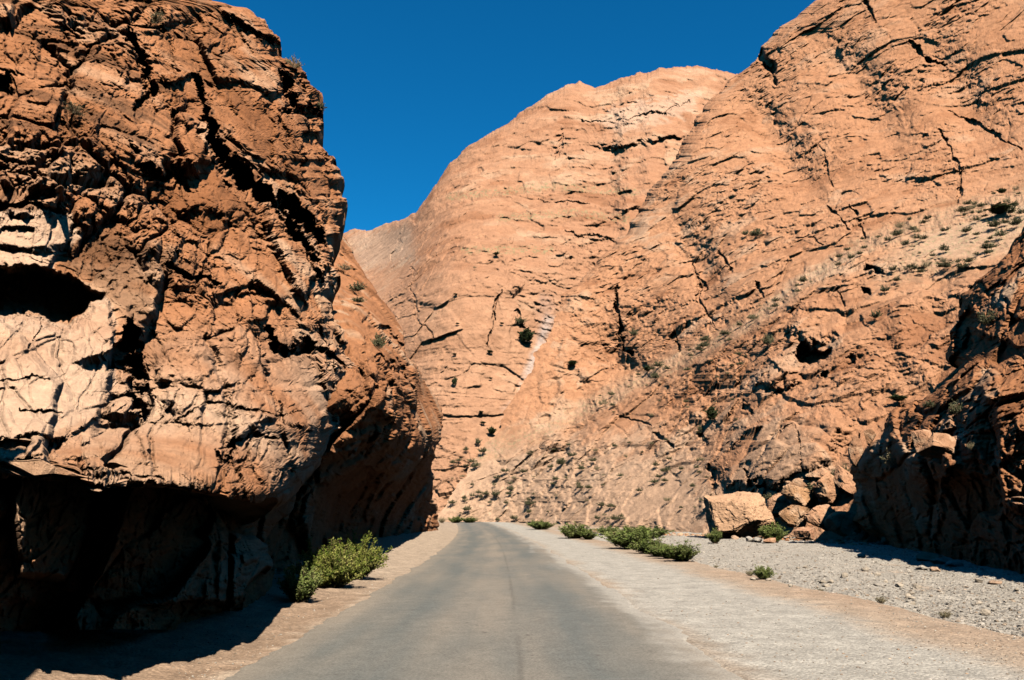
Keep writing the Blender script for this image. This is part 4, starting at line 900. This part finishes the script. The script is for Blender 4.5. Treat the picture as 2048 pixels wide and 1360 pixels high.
for a in [
    ('juniper', 1052, 684, 24, 30, 'dark green tree-like bush beside the white streak on the far wall', 'C'), ('scrub', 1040, 648, 20, 18, 'dull brown-green bush just above the dark bush by the white streak', 'C'), ('juniper', 909, 770, 9, 20, 'slim dark bush alone low on the far wall left of the white streak', 'C'),
    ('juniper', 984, 868, 14, 18, 'dark bush at the foot of the far wall below the white streak', 'C'), ('juniper', 1145, 731, 14, 12, 'small dark bush right of the white streak', 'CE'), ('scrub', 956, 888, 12, 14, 'grey bush left below the dark bush at the foot of the far wall', 'C'),
    ('scrub', 1268, 672, 16, 18, 'olive bush right of the long black crack', 'E'), ('juniper', 1294, 742, 14, 14, 'dark bush on the slope below the long black crack', 'E'), ('juniper', 1424, 840, 18, 30, 'upright dark green bush on the lower right slope', 'E'), ('scrub', 1401, 862, 12, 14, 'rusty bush below the upright dark green bush', 'E'),
    ('scrub', 1511, 472, 24, 18, 'dark green bush high on the right mountain face', 'E'), ('scrub', 1491, 470, 14, 12, 'small olive bush beside the dark one high on the right mountain face', 'E'), ('scrub', 1536, 690, 22, 26, 'olive bush above the caves on the right slope', 'E'), ('scrub', 1752, 636, 24, 20, 'pale green bush right of the caves', 'E'),
    ('juniper', 2000, 424, 36, 16, 'largest dark bush near the picture edge on the upper right slope', 'E'), ('scrub', 2032, 450, 30, 22, 'wide olive bush under the largest dark bush on the upper right slope', 'E'), ('juniper', 2004, 386, 14, 12, 'small dark bush above the largest one on the upper right slope', 'E'),
    ('scrub', 1675, 955, 30, 24, 'olive bush in the cleft above the rock pile', 'E'), ('scrub', 1690, 950, 16, 26, 'bright upright bush beside the cleft bush above the rock pile', 'E'), ('scrub', 1635, 984, 40, 20, 'grey-green bush on top of the rock pile', 'E'), ('scrub', 1540, 1000, 36, 16, 'flat olive bush just above the huge boulder', 'E'), ('scrub', 1602, 988, 26, 16, 'low olive bush between the huge boulder and the rock pile', 'E'), ('scrub', 1421, 1008, 30, 16, 'pale bush left above the huge boulder', 'E'),
    ('scrub', 1555, 1018, 14, 9, 'tiny green bush on the pale rounded boulder', 'E'), ('juniper', 1798, 802, 26, 16, 'olive bush on the ridge where the black shade begins', 'ED'),
    ('dry', 1790, 935, 36, 40, 'yellow-green spiky bush beside the pale boulder in the shaded gorge side', 'D'), ('scrub', 1912, 830, 32, 34, 'round yellow-green bush on the ridge above the black shade', 'D'), ('scrub', 1882, 892, 18, 28, 'grey-green bush above the flat-topped sunlit boulder', 'D'), ('scrub', 1974, 650, 34, 34, 'green bush in the hollow of the upper right outcrop', 'D'), ('dry', 1945, 900, 22, 18, 'dry bush alone in the black shade', 'D'), ('scrub', 1860, 815, 28, 16, 'grey bush left of the round yellow-green bush on the ridge', 'ED'),
    ('dry', 588, 136, 34, 34, 'pale dry bush on the skyline of the left cliff', 'A'), ('scrub', 640, 218, 26, 20, 'dark bush hanging on the skyline below the pale dry bush', 'A'), ('dry', 312, 44, 46, 26, 'grey-green bush near the top of the left cliff', 'A'), ('dry', 150, 226, 50, 22, 'pale grey bush growing in a ledge of the left cliff', 'A'),
    ('scrub', 758, 697, 24, 34, 'green bush before the dark hollow on the left ridge', 'B'), ('scrub', 835, 712, 28, 24, 'green bush at the edge of the left ridge', 'B'), ('scrub', 712, 582, 40, 22, 'bright green bush high on the left ridge', 'B'), ('dry', 690, 540, 30, 16, 'pale bush under the skyline of the left ridge', 'B'), ('scrub', 716, 605, 24, 14, 'olive bush under the bright green one on the left ridge', 'B')]:
    slope_bush(a[0], a[1], a[2], a[3], a[4], a[5], a[6], None, int(a[1]) % 3, True)
rng = np.random.RandomState(77)
def scatter(n, fn, names, label, group, wr, kind='scrub'):
    k = 0; tries = 0
    while k < n and tries < n * 6:
        tries += 1; px, py = fn(rng); w0 = rng.uniform(*wr) * rng.uniform(.7, 1.2)
        p = lookup(px, py, names)
        if p is None: continue
        slope_bush(kind if rng.uniform() < .8 else 'dry', px, py, w0, w0 * rng.uniform(.5, .8), label, names, group, rng.randint(3)); k += 1
bx = [p[0] for p in BENCH]; by = [p[1] for p in BENCH]
def f_bench(r): x = r.uniform(1180, 2040); return x, np.interp(x, bx, by) + r.normal(6, 9)
def f_up(r): x = r.uniform(1760, 2046); return x, np.interp(x, bx, by) + r.uniform(5, 130)
def f_toe(r): x = r.uniform(900, 1430); return x, r.uniform(900, 1045)
def f_slope(r): x = r.uniform(1050, 1500); return x, np.interp(x, bx, by) + r.uniform(30, 200)
scatter(64, f_bench, 'E', 'little grey-green scrub bush on the diagonal ledge of the right mountain', 'scrub along the diagonal ledge', (10, 22))
scatter(44, f_up, 'E', 'low olive scrub bush on the stony slope at the upper right', 'scrub on the upper right slope', (12, 26))
scatter(90, f_toe, 'CE', 'small scrub bush dotted on the stony foot of the slope behind the road', 'scrub at the slope foot', (9, 18))
scatter(36, f_slope, 'E', 'tiny scrub bush on the pale slope under the diagonal ledge', 'scrub below the diagonal ledge', (6, 13))
scatter(24, lambda r: (r.uniform(880, 1260), r.uniform(500, 900)), 'C', 'tiny bush clinging to the far rock wall', 'bushes on the far wall', (5, 10), 'juniper')
print('DONE', time.time() - T0)
